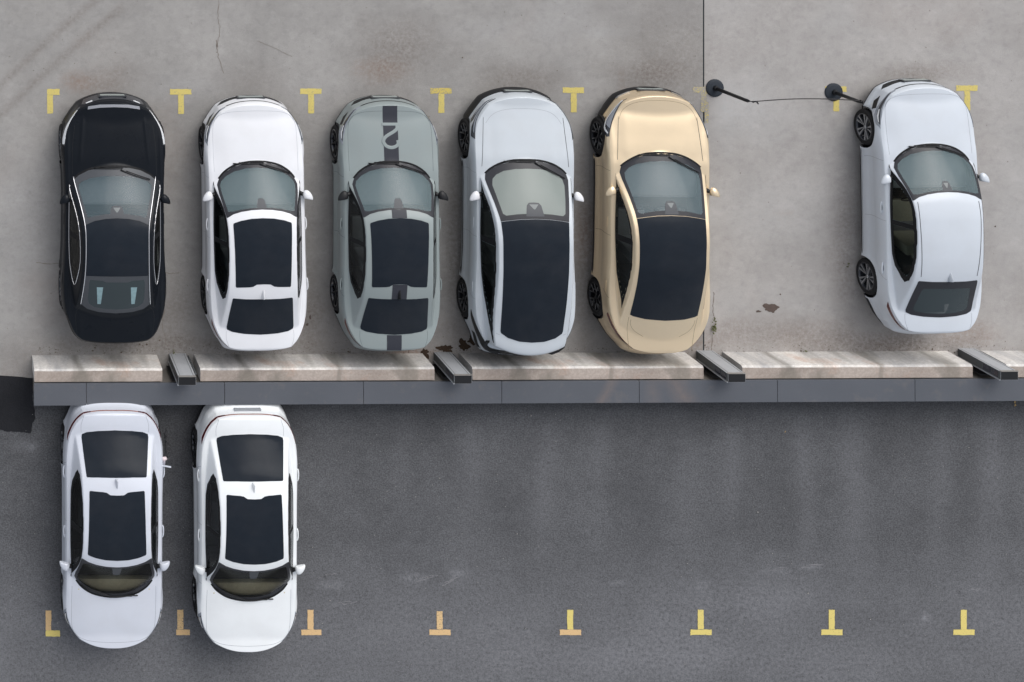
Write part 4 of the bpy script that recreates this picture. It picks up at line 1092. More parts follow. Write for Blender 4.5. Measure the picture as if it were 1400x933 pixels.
# gold fastback: one sheet of dark glass from bonnet to tail
def fastback():
    s = _copy.deepcopy(SEDAN)
    s.update(S=(.075, 4.62), half=.94, bf=.42, br=.42, bow=.34, bowr=.10, crown=.05, pf=2.4, pr=2.6,
        W=[(.075, .58), (.13, .66), (.24, .75), (.40, .82), (.7, .875), (1.0, .89), (1.8, .88), (2.8, .88), (3.6, .90), (3.95, .885), (4.2, .84), (4.4, .77), (4.54, .65), (4.62, .48)],
        zD=[(.0, .60), (.08, .64), (.18, .70), (.4, .77), (.8, .84), (1.1, .885), (1.3, .91), (2.2, .93), (3.4, .965), (4.0, 1.0), (4.25, .99), (4.42, .982), (4.56, .982), (4.64, .972)],
        drop=[(.0, .04), (.4, .10), (1.0, .07), (2.4, .05), (3.4, .06), (4.1, .07), (4.6, .05)],
        zG=[(.9, .77), (1.08, .90), (1.35, 1.03), (1.7, 1.20), (2.05, 1.345), (2.3, 1.41), (2.6, 1.445), (2.9, 1.44), (3.2, 1.39), (3.6, 1.275), (4.0, 1.125), (4.3, 1.01), (4.6, .90)],
        wb=[(1.0, .80), (1.6, .80), (2.4, .81), (3.0, .80), (3.5, .775), (3.9, .74), (4.3, .70), (4.6, .64)],
        zb=[(1.0, .87), (1.6, .91), (2.4, .93), (3.2, .96), (3.8, .99), (4.3, .96), (4.6, .9)],
        k=[(1.0, 2.5), (2.0, 3.0), (3.0, 2.9), (3.5, 2.4), (4.1, 1.6)], wheels=(.885, 3.82), arch=.385, wr_=.345,
        ridge=[(.25, 1.2, .60, .09, .004), (.5, 4.3, .84, .05, .008)],
        doors=(1.40, 2.55, 3.60), cabin=(1.25, 3.95), rearseat=3.05, flush=True,
        prof_rear=[(0, 0), (.05, .006), (.12, .0), (.3, .03), (.45, .12), (.6, .17), (.8, .16), (1, .10)],
        prof_front=[(0, 0), (.06, .02), (.2, .03), (.5, .055), (.75, .085), (1, .05)],
        hood=[(.16, -.62), (.16, .62), (.35, .74), (1.0, .77), (1.4, .77), (1.14, .45), (1.07, .2), (1.06, 0), (1.07, -.2), (1.14, -.45), (1.4, -.77), (1.0, -.77), (.35, -.74)],
        trunk=[(4.0, 0), (3.95, .61), (4.25, .59), (4.6, .53), (4.7, 0), (4.6, -.53), (4.25, -.59), (3.95, -.61)])
    o = [(1.075, 0), (1.095, .25), (1.155, .45), (1.25, .62), (1.33, .715), (1.42, .735), (1.52, .72), (1.8, .66), (2.05, .617), (2.3, .595), (2.7, .585), (3.3, .588), (3.9, .60), (3.925, .55), (3.965, .35), (3.985, 0)]
    i = [(1.19, 0), (1.205, .22), (1.26, .45), (1.33, .58), (1.42, .66), (1.52, .665), (1.8, .61), (2.03, .57), (2.05, .52), (2.0, .3), (1.97, 0)]
    s['glass'] = [dict(name='windscreen', outer=sym([(1.075, 0), (1.095, .25), (1.155, .45), (1.25, .62), (1.33, .715), (1.42, .735), (1.52, .72), (1.8, .66), (2.05, .617), (2.13, .608), (2.10, .45), (2.07, .25), (2.06, 0)]), hole=sym(i), key='ws', mat='ws'),
                  dict(name='roof_glass', outer=sym([(2.065, 0), (2.075, .25), (2.105, .45), (2.135, .606), (2.3, .595), (2.7, .585), (3.3, .588), (3.9, .60), (3.925, .55), (3.965, .35), (3.985, 0)]), mat='pano', off=.005)]
    s['cut'] = [sym([(1.23, 0), (1.25, .22), (1.30, .42), (1.38, .55), (1.45, .62), (1.52, .625), (1.8, .57), (1.99, .53), (1.95, .3), (1.93, 0)])]
    s['sidewin'] = dict(front=dict(clear=[(1.62, .14), (2.0, .06), (2.50, .04), (2.50, .80), (2.2, .78), (2.0, .70), (1.85, .55)], border=[(1.44, .12), (1.6, .02), (2.0, -.02), (2.55, -.02), (2.55, .86), (2.2, .84), (1.95, .76), (1.75, .6), (1.6, .4)]),
        rear=dict(clear=[(2.60, .04), (3.2, .08), (3.45, .22), (3.62, .42), (3.5, .60), (3.3, .72), (3.0, .79), (2.60, .80)], border=[(2.55, -.02), (3.2, .0), (3.45, .12), (3.72, .36), (3.80, .46), (3.72, .56), (3.5, .70), (3.2, .81), (2.9, .85), (2.55, .86)]))
    s['seams'] = [[(.145, 0), (.16, .25), (.22, .48), (.34, .63), (.5, .70)], [(3.95, .61), (4.2, .60), (4.55, .56)], [(4.0, .50), (4.15, .50), (4.28, .38), (4.36, .25)]]
    s['seams'][2] = [(4.0, .57), (4.1, .56), (4.22, .48), (4.32, .32)]
    s['side_patches'] = [
        dict(name='headlight', mat='lampdark', on='f', o=[(.52, .655), (.70, .685), (.90, .715), (1.08, .75), (1.28, .79), (1.30, .74), (1.18, .62), (1.02, .585), (.85, .60), (.66, .635)], off=.006),
        dict(name='headlight_insert', mat='lamp', on='f', o=[(.66, .662), (.85, .692), (1.05, .728), (1.14, .745), (1.10, .66), (1.02, .635), (.85, .64)], off=.010),
        dict(name='light_strip', mat='white_light', on='f', o=[(.60, .655), (.85, .632), (1.02, .612), (1.14, .635), (1.22, .745), (1.245, .75), (1.17, .625), (1.03, .598), (.85, .618), (.60, .645)], off=.012),
        dict(name='grille', mat='black', on='f', sides=(1,), o=[(-1.08, .20), (-1.12, .33), (-1.0, .39), (-.7, .41), (0, .415), (.7, .41), (1.0, .39), (1.12, .33), (1.08, .20), (.9, .18), (-.9, .18)], off=.010),
        dict(name='bumper_lip', mat='alu', on='f', o=[(.36, .45), (.62, .45), (.62, .425), (.36, .425)], off=.016),
        dict(name='air_intake', mat='black', on='f', o=[(.98, .53), (1.10, .56), (1.10, .52), (.99, .50)], off=.005),
        dict(name='tail_light', mat='red', on='r', o=[], ro=[(.62, .955), (.9, .935), (1.12, .90), (1.24, .87), (1.20, .82), (1.0, .85), (.62, .885)], off=.005),
        dict(name='tail_light_bar', mat='redclear', on='r', o=[], ro=[(0, .95), (.62, .945), (.62, .915), (0, .92)], off=.005),
        dict(name='rear_diffuser', mat='black', on='r', o=[], ro=[(0, .24), (1.2, .24), (1.25, .33), (.7, .38), (0, .38)], off=.005)]
    s['strips'] = [dict(name='bonnet_crease_gap', sp='top', mat='seam', o=[(.45, .705), (.8, .735), (1.2, .765)], w=.006, off=.001)]
    s.update(wipers=[((1.13, .12), (1.42, .66)), ((1.10, -.40), (1.11, .15))], mirror=(1.75, 1.02), mirz=.98, housing=(.12, 1.83, 2.04), fin=None, sillz=.30, platez=.42)
    return finish_perimeter(s)
FAST = fastback()

# pale blue crossover hatchback with a body-coloured tail spoiler
def hatch():
    s = _copy.deepcopy(SEDAN)
    s.update(S=(.09, 4.60), half=.93, bf=.40, br=.22, bow=.30, bowr=.14, crown=.045, pf=2.3, pr=3.0, blend=.014,
        W=[(.09, .60), (.14, .67), (.24, .76), (.40, .83), (.7, .87), (1.0, .88), (1.8, .865), (2.8, .865), (3.6, .89), (4.0, .875), (4.3, .80), (4.45, .735), (4.56, .67), (4.60, .61)],
        zD=[(.0, .68), (.10, .72), (.2, .78), (.5, .84), (.9, .91), (1.2, .955), (2.2, .98), (3.4, 1.01), (4.0, 1.03), (4.3, 1.01), (4.5, .97), (4.62, .93)],
        drop=[(.0, .04), (.4, .08), (1.0, .07), (2.4, .05), (3.4, .04), (4.3, .05), (4.6, .05)],
        zG=[(.9, .80), (1.18, .97), (1.45, 1.11), (1.8, 1.30), (2.05, 1.41), (2.3, 1.475), (2.6, 1.51), (2.95, 1.51), (3.3, 1.485), (3.8, 1.415), (4.15, 1.335), (4.32, 1.30), (4.54, 1.26), (4.575, 1.22), (4.60, 1.0), (4.62, .9)],
        wb=[(1.0, .80), (1.6, .80), (2.4, .81), (3.0, .80), (3.6, .775), (4.1, .72), (4.4, .67), (4.6, .62)],
        zb=[(1.0, .92), (1.6, .97), (2.4, .985), (3.2, 1.0), (3.8, 1.03), (4.3, 1.04), (4.6, 1.0)],
        k=[(1.0, 2.5), (2.0, 3.1), (3.0, 3.2), (3.8, 3.4), (4.4, 3.6)], wheels=(.905, 3.825), arch=.388, wr_=.35,
        ridge=[(.35, 1.25, .58, .09, -.005), (3.4, 4.5, .80, .06, .02)],
        doors=(1.42, 2.55, 3.60), cabin=(1.3, 4.1), rearseat=3.05, flush=True,
        prof_rear=[(0, 0), (.05, .03), (.14, .09), (.3, .12), (.45, .17), (.6, .20), (.8, .18), (1, .10)],
        prof_front=[(0, 0), (.06, .02), (.2, .04), (.5, .06), (.75, .095), (1, .05)],
        hood=[(.30, 0), (.31, .3), (.36, .5), (.50, .66), (.7, .73), (1.0, .74), (1.48, .76), (1.28, .5), (1.19, .2), (1.18, 0), (1.19, -.2), (1.28, -.5), (1.48, -.76), (1.0, -.74), (.7, -.73), (.5, -.66), (.36, -.5), (.31, -.3)],
        trunk=[(4.19, -.60), (4.30, 0), (4.19, .60), (4.5, .62), (4.57, .5), (4.58, 0), (4.57, -.5), (4.5, -.62)])
    s['glass'] = [dict(name='windscreen', outer=sym([(1.185, 0), (1.20, .25), (1.26, .47), (1.35, .63), (1.44, .725), (1.52, .74), (1.62, .72), (1.85, .665), (2.10, .61), (2.16, .60), (2.135, .45), (2.11, .25), (2.10, 0)]),
                       hole=sym([(1.31, 0), (1.32, .22), (1.36, .42), (1.43, .55), (1.50, .62), (1.60, .64), (1.8, .60), (2.03, .55), (2.06, .50), (2.03, .3), (2.01, 0)]), key='ws', mat='ws_pale'),
                  dict(name='roof_glass', outer=sym([(2.105, 0), (2.115, .25), (2.14, .45), (2.165, .598), (2.4, .582), (3.0, .575), (3.6, .565), (4.12, .55), (4.16, .535), (4.24, .42), (4.30, .22), (4.315, 0)]), mat='pano', off=.005)]
    s['cut'] = [sym([(1.35, 0), (1.36, .22), (1.40, .39), (1.47, .51), (1.53, .57), (1.62, .59), (1.8, .555), (1.99, .51), (1.99, .3), (1.97, 0)])]
    s['sidewin'] = dict(front=dict(clear=[(1.68, .14), (2.0, .06), (2.50, .04), (2.50, .80), (2.2, .78), (2.0, .70), (1.85, .50)], border=[(1.50, .12), (1.65, .02), (2.0, -.02), (2.55, -.02), (2.55, .87), (2.2, .85), (1.95, .78), (1.78, .6), (1.65, .4)]),
        rear=dict(clear=[(2.60, .04), (3.2, .06), (3.5, .18), (3.85, .45), (4.0, .66), (3.7, .72), (3.2, .78), (2.60, .80)], border=[(2.55, -.02), (3.2, .0), (3.55, .10), (3.95, .38), (4.22, .62), (4.36, .76), (4.36, .86), (3.9, .87), (3.4, .87), (2.9, .87), (2.55, .87)]))
    s['seams'] = [[(.285, 0), (.295, .25), (.34, .45), (.42, .58), (.55, .68)], [(4.17, .62), (4.19, .56)]]
    s['side_patches'] = [
        dict(name='headlight', mat='lampdark', on='f', o=[(.46, .70), (.70, .712), (.92, .745), (1.10, .79), (1.30, .84), (1.27, .75), (1.10, .70), (1.02, .705), (.85, .69), (.46, .685)], off=.006),
        dict(name='headlight_insert', mat='lamp', on='f', o=[(.60, .700), (.85, .722), (1.05, .765), (1.20, .80), (1.18, .775), (1.04, .735), (.85, .705), (.60, .694)], off=.010),
        dict(name='lower_lamp', mat='lampdark', on='f', o=[(.50, .66), (.80, .66), (1.0, .665), (1.06, .62), (1.0, .57), (.88, .58), (.72, .62)], off=.007),
        dict(name='lower_lamp_insert', mat='lamp', on='f', o=[(.62, .65), (.80, .648), (.92, .64), (.88, .61), (.76, .625)], off=.011),
        dict(name='side_slot', mat='black', on='s', o=[(1.25, .63), (1.27, .66), (1.48, .69), (1.46, .66)], off=.005),
        dict(name='grille', mat='black', on='f', sides=(1,), o=[(-1.14, .20), (-1.16, .36), (-1.06, .44), (-.8, .46), (0, .465), (.8, .46), (1.06, .44), (1.16, .36), (1.14, .20), (.9, .18), (-.9, .18)], off=.010),
        dict(name='tail_light', mat='black', on='r', o=[], ro=[(0, .93), (.55, .96), (.95, .97), (1.20, .92), (1.34, .84), (1.22, .80), (.9, .80), (0, .78)], off=.006),
        dict(name='rear_bumper_insert', mat='black', on='r', o=[], ro=[(0, .60), (.6, .62), (.85, .66), (.85, .5), (0, .46)], off=.005),
        dict(name='rear_diffuser', mat='black', on='r', o=[], ro=[(0, .24), (1.2, .24), (1.25, .33), (.7, .38), (0, .38)], off=.005)]
    s['top_patches'] = [dict(name='tail_panel', mat='black', on='s', o=[(4.36, .665), (4.46, .66), (4.54, .66), (4.585, .62), (4.595, .5), (4.63, .4), (4.66, .5), (4.62, .62), (4.53, .72), (4.46, .735), (4.40, .70)], off=.006)]
    s['strips'] = [dict(name='bonnet_edge_gap', sp='top', mat='seam', o=[(.45, .715), (.8, .74), (1.3, .775)], w=.006, off=.001)]
    s.update(wipers=[((1.22, .14), (1.50, .66)), ((1.20, -.40), (1.215, .15))], mirror=(1.83, 1.02), mirz=1.0, housing=(.16, 1.84, 2.06), fin=None, sillz=.33, platez=.48)
    return finish_perimeter(s)
HATCH = hatch()

# black sedan with bright window trim
def black_sedan():
    s = _copy.deepcopy(SEDAN)
    s.update(S=(.10, 4.34), half=.945, bf=.40, br=.16, bow=.30, bowr=.12, crown=.05, pf=2.2, pr=2.6,
        W=[(.10, .60), (.16, .68), (.28, .77), (.45, .84), (.7, .875), (1.0, .885), (1.8, .865), (2.6, .87), (3.4, .90), (3.8, .875), (4.05, .80), (4.2, .74), (4.30, .66), (4.34, .58)],
        zD=[(.0, .66), (.10, .70), (.2, .74), (.4, .79), (.8, .86), (1.15, .90), (2.2, .93), (3.2, .96), (3.75, 1.0), (4.0, 1.0), (4.2, .99), (4.34, .985)],
        drop=[(.0, .03), (.4, .09), (1.0, .08), (2.4, .06), (3.4, .09), (3.9, .11), (4.3, .06)],
        zG=[(1.0, .80), (1.2, .925), (1.5, 1.08), (1.8, 1.24), (2.05, 1.34), (2.3, 1.40), (2.6, 1.42), (2.9, 1.395), (3.15, 1.335), (3.5, 1.20), (3.78, 1.07), (4.0, .96), (4.3, .85)],
        wb=[(1.0, .79), (1.6, .80), (2.4, .80), (2.9, .79), (3.3, .76), (3.7, .70), (4.0, .66), (4.3, .6)],
        zb=[(1.0, .90), (1.6, .93), (2.4, .94), (3.0, .965), (3.6, .99), (4.0, .97), (4.3, .93)],
        k=[(1.0, 2.2), (2.0, 2.3), (3.0, 2.1), (3.5, 1.7), (4.1, 1.3)], wheels=(.91, 3.56), arch=.378, wr_=.34,
        ridge=[(.2, 1.2, lambda s_: .52+.10*np.clip(s_/1.2, 0, 1), .03, .012), (.5, 4.2, .83, .03, .012), (3.8, 4.3, .62, .04, .012)],
        doors=(1.38, 2.40, 3.38), cabin=(1.3, 3.68), rearseat=2.75, flush=True,
        prof_rear=[(0, 0), (.05, .02), (.12, .045), (.2, .04), (.35, .075), (.5, .13), (.7, .14), (1, .08)],
        prof_front=[(0, 0), (.06, .02), (.2, .04), (.5, .08), (.75, .10), (1, .05)],
        hood=[(.16, -.6), (.16, .6), (.4, .73), (1.0, .75), (1.42, .75), (1.3, .5), (1.22, .2), (1.21, 0), (1.22, -.2), (1.3, -.5), (1.42, -.75), (1.0, -.75), (.4, -.73)],
        trunk=[(3.80, 0), (3.72, .62), (3.9, .68), (4.15, .66), (4.31, .60), (4.4, 0), (4.31, -.60), (4.15, -.66), (3.9, -.68), (3.72, -.62)])
    s['glass'] = [dict(name='windscreen', outer=sym([(1.225, 0), (1.24, .25), (1.29, .47), (1.38, .64), (1.45, .715), (1.55, .70), (1.8, .635), (2.0, .583), (2.15, .56), (2.08, .4), (2.04, .2), (2.03, 0)]), hole=sym([(1.36, 0), (1.37, .22), (1.41, .43), (1.47, .58), (1.53, .65), (1.60, .645), (1.8, .585), (2.03, .515), (2.0, .4), (1.965, .2), (1.955, 0)]), key='ws', mat='ws_black', frit='fritgrey'),
                  dict(name='roof_glass', outer=sym([(2.035, 0), (2.045, .2), (2.085, .4), (2.155, .558), (2.4, .535), (2.8, .535), (3.04, .55), (3.04, 0)]), mat='pano', off=.005),
                  dict(name='rear_window', outer=sym([(3.045, 0), (3.045, .55), (3.4, .578), (3.64, .60), (3.72, .50), (3.77, .30), (3.79, 0)]), hole=sym([(3.16, 0), (3.16, .19), (3.13, .26), (3.12, .47), (3.17, .49), (3.5, .50), (3.60, .48), (3.67, .38), (3.70, .2), (3.71, 0)]), mat='rear', frit='fritgrey')]
    s['cut'] = [sym([(1.40, 0), (1.41, .22), (1.45, .40), (1.51, .54), (1.58, .60), (1.64, .60), (1.8, .55), (1.98, .48), (1.96, .4), (1.93, .2), (1.92, 0)])]
    s['sidewin'] = dict(front=dict(clear=[(1.72, .14), (2.0, .06), (2.36, .04), (2.36, .74), (2.15, .72), (2.0, .66), (1.88, .50)], border=[(1.50, .08), (1.65, .0), (2.0, -.02), (2.40, -.02), (2.40, .80), (2.15, .79), (1.98, .73), (1.80, .6), (1.65, .4)]),
        rear=dict(clear=[(2.44, .04), (2.9, .06), (3.12, .18), (3.20, .30), (3.15, .46), (3.0, .62), (2.8, .71), (2.44, .74)], border=[(2.40, -.02), (2.9, -.02), (3.12, .08), (3.24, .22), (3.26, .34), (3.20, .50), (3.02, .68), (2.8, .78), (2.40, .80)]))
    s['seams'] = [[(.14, 0), (.155, .3), (.2, .5)], [(3.70, .62), (3.80, .69), (4.0, .70), (4.22, .67)], [(.5, .70), (.9, .745), (1.38, .755)]]
    s['side_patches'] = [
        dict(name='headlight', mat='lampdark', on='f', o=[(.60, .70), (.9, .735), (1.22, .80), (1.34, .82), (1.30, .73), (1.10, .66), (.80, .64), (.60, .65)], off=.006),
        dict(name='light_strip', mat='white_light', on='f', o=[(.66, .705), (.92, .735), (1.18, .785), (1.30, .795), (1.31, .755), (1.24, .735), (.95, .703), (.66, .692)], off=.010),
        dict(name='grille', mat='lampdark', on='f', o=[(.0, .655), (.50, .66), (.56, .60), (.5, .42), (0, .40)], off=.006),
        dict(name='bumper_lip', mat='black', on='f', o=[(.0, .17), (1.1, .17), (1.15, .28), (.9, .30), (.5, .28), (0, .28)], off=.006),
        dict(name='fog_lamp', mat='white_light', on='f', o=[(.36, .645), (.48, .65), (.48, .62), (.36, .61)], off=.012),
        dict(name='tail_light', mat='black', on='r', o=[], ro=[(0, .96), (.45, .955), (.60, .975), (.75, .96), (1.0, .93), (1.12, .90), (.95, .87), (0, .90)], off=.006)]
    s['strips'] = [dict(name='bright_trim', sp='top', mat='chrome', o=[(1.41, .735), (1.55, .705), (1.8, .64), (2.02, .588), (2.2, .561), (2.4, .552), (2.8, .555), (3.2, .575), (3.64, .617)], w=.020, off=.006, tube=True),
                   dict(name='bright_trim', sp='win', mat='chrome', closed=True, o=[(1.55, .06), (1.75, -.03), (2.1, -.05), (2.4, -.05), (2.7, -.05), (2.92, -.04), (3.14, .06), (3.26, .20), (3.28, .34), (3.21, .52), (3.03, .71), (2.8, .82), (2.4, .84), (2.15, .83), (1.97, .78), (1.78, .66), (1.62, .42)], w=.015, off=.006, tube=True)]
    s['top_patches'] = [dict(name='bonnet_front_trim', mat='chrome', on='h', sides=(1,), o=sym([(.125, 0), (.13, .25), (.165, .46), (.22, .47), (.185, .25), (.175, 0)]), off=.008)]
    s.update(wipers=[((1.27, .10), (1.46, .62)), ((1.25, -.36), (1.25, .14))], mirror=(1.80, .99), mirz=.98, housing=(.13, 1.83, 2.0), fin=None, sillz=.30, platez=.5)
    return finish_perimeter(s)
BLK = black_sedan()

# ---- placing the cars
black, _ = build_car(BLK, P_BLACK, dict(wheel='ten', dark=True, plate='plate', mirrorm=P_BLACK))
tag(black, 'black sedan with bright chrome trim lines around its roof and windows', 'car')
place(black, (3.108-.01, -5.432), 0)
# folded light panels seen through its rear window
for sx in (-.30, .30):
    pts = [(3.26, sx-.055), (3.26, sx+.055), (3.60, sx+.03), (3.60, sx-.03)]
    b_ = Body(BLK); patch('rear_shelf_panel', pts, lambda s, x, off: b_.P(float(s), float(x), off)[0], M['tealpanel'], black, off=.006)

white, _ = build_car(SED_P, P_WHITE, dict(wheel='five', tri=False, seam=rgb(172, 175, 182)))
tag(white, 'white sedan with black sunroof in the upper row beside the black sedan', 'car', 'sedans with a notched black sunroof')
place(white, (5.639-.02, -5.485), R(.8))

grey, gb = build_car(SED_P, P_GREY, dict(wheel='dark', tri=False, mirrorm=M['black'], finm=M['black'], seam=rgb(92, 100, 104)))
tag(grey, 'cement grey sedan with a dark centre stripe and a 2 on its bonnet', 'car', 'sedans with a notched black sunroof')
place(grey, (8.027+.03, -5.485), 0)
gtop = lambda s, x, off=0.0: gb.P(float(s), float(x), off)[0]
XO = .045
for (a, c) in ((.10, 1.06), (1.82, 1.955), (3.12, 3.392), (4.125, 4.40)):
    patch('centre_stripe', [(a, -.13+XO*0), (a, .13), (c, .13), (c, -.13)], gtop, M['stripe'], grey, off=.0055, step=.05)
# the numeral, in body colour, upside down as seen from above the tail
num = crv([(.445, .115), (.50, .115), (.55, .06), (.61, -.045), (.66, -.11), (.73, -.135), (.80, -.09), (.83, -.01), (.815, .07), (.765, .125), (.70, .12)], 8)
ribbon('numeral_two', [gb.P(float(s), float(x), .008) for s, x in num], P_GREY, grey, .058, .001, -.002)
ribbon('numeral_bar', [gb.P(.425, float(x), .0085) for x in np.linspace(-.15, .145, 9)], P_GREY, grey, .052, .001, -.002)


pale, _ = build_car(HATCH, P_PALE, dict(wheel='y', ws='ws_pale', dash='dash', mirrorm=P_WHITE))
tag(pale, 'pale blue hatchback with a full glass roof and bright windscreen', 'car')
place(pale, (10.356+.10, -5.348), R(-.5))

gold, _ = build_car(FAST, P_GOLD, dict(wheel='y', ws='ws_gold', seat='seat_dark', seam=rgb(140, 122, 92)))
tag(gold, 'champagne gold fastback sedan with a long dark glass roof', 'car')
place(gold, (12.775+.125, -5.348), R(-.8))

lone, _ = build_car(SED_S, P_E, dict(wheel='ten', seat='seat_tan'))
tag(lone, 'ice white sedan with a painted roof and silver wheels, alone at the right', 'car')
place(lone, (17.592+.105, -5.179), R(.9)); lone.scale = (.985, 1, 1)

low2, _ = build_car(SED_P, P_WHITE2, dict(wheel='dark', tri=False, ws='ws_low', dash='dash_tan', dashd=.24, rearplate=True))
tag(low2, 'bright white sedan parked below the wall, right of the silvery one', 'car', 'sedans with a notched black sunroof')
f2 = W(336, 888, .55); place(low2, (f2.x, f2.y), R(180.3))
def clone(o, mats, parent=None, skip=()):
    c = o.copy(); COL.objects.link(c)
    if parent: c.parent = parent
    for i, sl in enumerate(c.material_slots):
        if sl.material and sl.material.name in mats:
            nm_ = mats[sl.material.name]; sl.link = 'OBJECT'; sl.material = nm_
    for ch in list(o.children):
        if (o.name.split('.')[0], ch.name.split('.')[0]) not in skip: clone(ch, mats, c, skip)
    return c
low = clone(low2, {P_WHITE2.name: P_SILVERW}, None, (('rear_bumper', 'number_plate'),))
tag(low, 'silvery white sedan parked below the wall with its charging flap open', 'car', 'sedans with a notched black sunroof')
f1 = W(153, 883, .55); place(low, (f1.x, f1.y), R(180))

# ------------------------------------------------------------------ small things
# open charging flap with plug and coiled cable on the silvery car
def world_tube(name, pts, r, mat, parent=None, n=7):
    return tube(name, pts, r, mat, parent, n)
inv = Matrix.Rotation(-R(180), 4, 'Z') @ Matrix.Translation(Vector((-f1.x, -f1.y, 0)))
fa = W(219, 622, .85); fb = W(219, 632, .85)
def lc(u, v, h): return inv @ W(u, v, h)
bm = bmesh.new(); c0_, c1_ = lc(220, 638, .82), lc(234.5, 641, .86)
hx = [lc(220, 637.6, .92), lc(234, 640, .92), lc(234, 640, .76), lc(220, 637.6, .76)]
V_ = [tuple(p) for p in hx]+[tuple(p+Vector((0, -.03, 0))) for p in hx]
mesh_obj('charging_flap', V_, [(0,1,2,3), (7,6,5,4), (0,4,5,1), (1,5,6,2), (2,6,7,3), (3,7,4,0)], P_SILVERW, low, smooth=False)
p_ = [lc(218.5, 618, .80), lc(221.5, 618, .80), lc(223, 634, .80), lc(219, 634, .80)]
mesh_obj('charging_port', [tuple(p+Vector((0, 0, .03))) for p in p_]+[tuple(p-Vector((0, 0, .12))) for p in p_], [(0,1,2,3), (7,6,5,4), (0,4,5,1), (1,5,6,2), (2,6,7,3), (3,7,4,0)], M['black'], low, smooth=False)
ch = empty('charging_plug', W(224, 627, 0), label='white plug and thin coiled cable at the open flap of the silvery sedan', cat='charger plug')
def rel(p): return p-ch.location
tube('plug_body', [rel(W(219.5, 627, .86)), rel(W(224, 628, .87)), rel(W(227.5, 626.5, .86))], [.035, .04, .03], simple('plug_white', rgb(214, 200, 204), .5), ch, 10)
tube('plug_grip', [rel(W(223.5, 627.5, .87)), rel(W(224, 631, .84)), rel(W(224, 636, .78))], [.03, .028, .022], simple('plug_white', rgb(200, 196, 204), .5), ch, 10)
cp = []
for i in range(90):
    t_ = i/89; u_ = 231-7*t_*.4+2.6*math.cos(t_*30)*(1-.2*t_); v_ = 625-34*t_+1.8*math.sin(t_*30); cp.append(rel(W(u_, v_, .04+.5*max(0, 1-t_*6)**2)))
cp = [rel(W(227, 627, .85)), rel(W(229.5, 627.5, .75))]+cp
tube('cable', cp, .008, simple('cable_grey', rgb(88, 88, 92), .6), ch, 5)

# two rope stands guarding the empty bay, with a thin rope
mst = simple('stand_dark', rgb(44, 50, 58), .6, .0, .3, 0, .1); mpole = simple('pole_dark', rgb(24, 26, 30), .5, .1, .4)
def stand(u, v, rad, tops, lab, dip):
    b0 = W(u, v); e = empty('rope_stand', b0, label=lab, cat='stand', group='rope stands round the empty bay')
    Vd, Fd = lathe([(0.0, .045), (.03, .042), (rad*.75, .034), (rad-.012, .026), (rad, .014), (rad, 0), (0, 0)], 48, 'z')
    mesh_obj('base', Vd, Fd, mst, e, smooth=False)
    pts = [Vector((0, 0, .03))]+[W(*q)-b0 for q in tops]
    rr_ = [.034]+[.030]*(len(tops)-1)+[.02]
    tube('pole', pts, rr_, mpole, e, 12)
    tube('collar', [Vector((0, 0, .03)), Vector((0, 0, .10))], [.055, .04], mpole, e, 16)
    return e, W(*tops[-1])
s1_, t1 = stand(977, 120.5, .165, [(1019, 137, 1.05), (1022, 138, 1.12), (1030, 139.6, 1.22)], 'dark round rope stand right beside the slab joint and gold car', 0)
tube('hook', [t1-s1_.location, W(1034, 139, 1.24)-s1_.location, W(1036.5, 142, 1.18)-s1_.location], .014, mpole, s1_, 7)
s2_, t2 = stand(1139.5, 126, .165, [(1174, 139, .85), (1179, 140.5, .93)], 'dark round rope stand standing on the yellow mark by the lone right sedan', 0)
tube('hook', [t2-s2_.location, W(1180, 138, .97)-s2_.location, W(1176, 137.5, .92)-s2_.location], .012, mpole, s2_, 7)
ra, rb_ = W(1035, 138.8, 1.23), W(1176, 137.8, .92)
rp_ = [ra.lerp(rb_, i/24)+Vector((0, .02*math.sin(math.pi*i/24), -.10*math.sin(math.pi*i/24))) for i in range(25)]
tag(tube('rope', rp_, .009, simple('rope_dark', rgb(52, 50, 50), .8), None, 6), 'thin dark rope strung between the two round stands', 'rope')

# weeds in the joint by the gold car and litter specks
mleaf = simple('weed_leaf', rgb(98, 102, 68), .8, 0, .2, 0, .4); mdry = simple('dry_leaf', rgb(176, 150, 104), .8, 0, .2, 0, .3)
def weed(u, v, n, r, lab, seed, cat='weed', mat=None):
    q = random.Random(seed); V = []; F = []; b0 = W(u, v)
    for i in range(n):
        a = q.uniform(0, 6.28); L = r*q.uniform(.4, 1); w_ = L*.28; z = q.uniform(.01, .05); sx_, sy_ = q.uniform(-r, r)*.5, q.uniform(-r, r)*1.1
        c, s_ = math.cos(a), math.sin(a); k = len(V)
        for (dx, dy, dz) in ((0, 0, 0), (L*.5, w_, .02), (L, 0, .01), (L*.5, -w_, .02)): V.append((sx_+dx*c-dy*s_, sy_+dx*s_+dy*c, .004+z+dz))
        F.append((k, k+1, k+2, k+3))
    o = mesh_obj('weed' if cat == 'weed' else 'dry_leaf', V, F, mat or mleaf, None, smooth=False); o.location = b0
    return tag(o, lab, cat)
weed(975, 436, 9, .05, 'small green weed in the crack beside the gold car, upper tuft', 1)
weed(974, 449, 15, .065, 'larger green weed tuft in the crack at the gold car tail', 2)
weed(1157, 362, 8, .04, 'tiny weed on the slab left of the lone sedan rear wheel', 3)
weed(1100, 484, 14, .05, 'low weed against the foot of the streaked concrete block', 4)
weed(238, 483, 12, .06, 'weed sprig at the foot of the leftmost service pillar', 6)
weed(1074.5, 590, 2, .07, 'dry leaf lying on the asphalt below the wall', 7, 'leaf', mdry)
weed(1385, 551, 2, .07, 'dry leaf on the asphalt at the right end of the wall', 8, 'leaf', mdry)

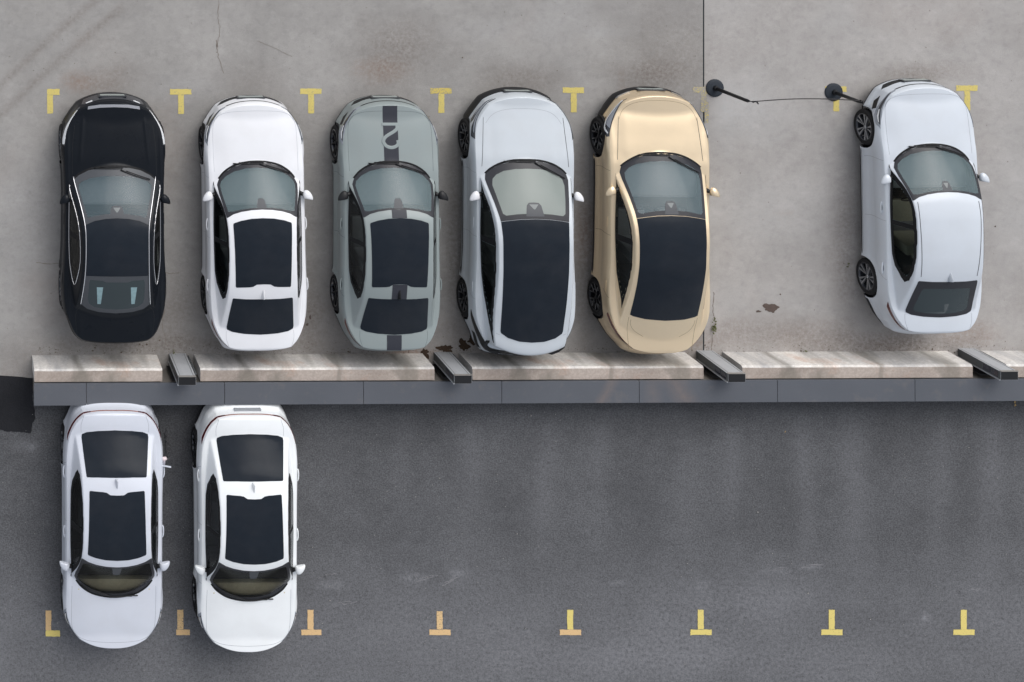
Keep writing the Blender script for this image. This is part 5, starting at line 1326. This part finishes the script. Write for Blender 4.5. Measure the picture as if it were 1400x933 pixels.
# grit, crumbs of leaf and gravel gathered at the foot of the blocks and on the lot
gm = simple('grit', rgb(104, 92, 80), .95, 0, .1, 0, .5)
def grit(name, n, fn, mat, kind='stuff'):
    V = []; F = []
    for i in range(n):
        p = fn(); r_ = random.uniform(.004, .012)*(2 if random.random() < .06 else 1); a = random.uniform(0, 6.28); k = len(V)
        for j in range(3): V.append((p[0]+r_*math.cos(a+j*2.1), p[1]+r_*math.sin(a+j*2.1), .003))
        V.append((p[0], p[1], .003+r_*.7)); F += [(k, k+1, k+3), (k+1, k+2, k+3), (k+2, k, k+3)]
    o = mesh_obj(name, V, F, mat, None, smooth=False); o['kind'] = kind; return o
def f_foot():
    x = random.uniform(X_(50), X_(1400)); return (x, Y_(486)+.02+abs(random.gauss(0, .10)))
def f_yard(): return (random.uniform(X_(0), X_(1400)), random.uniform(Y_(480), Y_(0)))
def f_lot(): return (random.uniform(X_(0), X_(1400)), random.uniform(Y_(933), Y_(560)))
g1 = grit('grit', 900, f_foot, gm); g2 = grit('gravel_crumbs', 260, f_yard, gm); g3 = grit('gravel_crumbs', 700, f_lot, simple('pale_grit', rgb(150, 148, 146), .9, 0, .2, 0, .4))
# pale scuffs scratched into the asphalt
msc = simple('scuff_pale', rgb(132, 132, 136), .95, 0, .1)
for (a_, b_2) in (((430, 792), (462, 784)), ((446, 828), (492, 822)), ((560, 797), (600, 786)), ((604, 800), (626, 790)), ((838, 800), (850, 794)), ((1094, 776), (1128, 771)), ((1050, 780), (1078, 778)), ((1318, 808), (1344, 804)), ((1306, 809), (1314, 808)), ((476, 726), (480, 700))):
    for k in range(3):
        o_ = random.uniform(-2.5, 2.5); q_ = random.uniform(0, .5)
        A0 = np.array(a_, float)+(np.array(b_2)-np.array(a_))*q_+[0, o_]; A1 = np.array(b_2, float)-(np.array(b_2)-np.array(a_))*random.uniform(0, .4)+[0, o_*.6]
        crack([tuple(A0), tuple((A0+A1)/2+[0, random.uniform(-1, 1)]), tuple(A1)], random.uniform(.5, 1.1), msc, lot, z=.001, jit=.5, name='scuff')
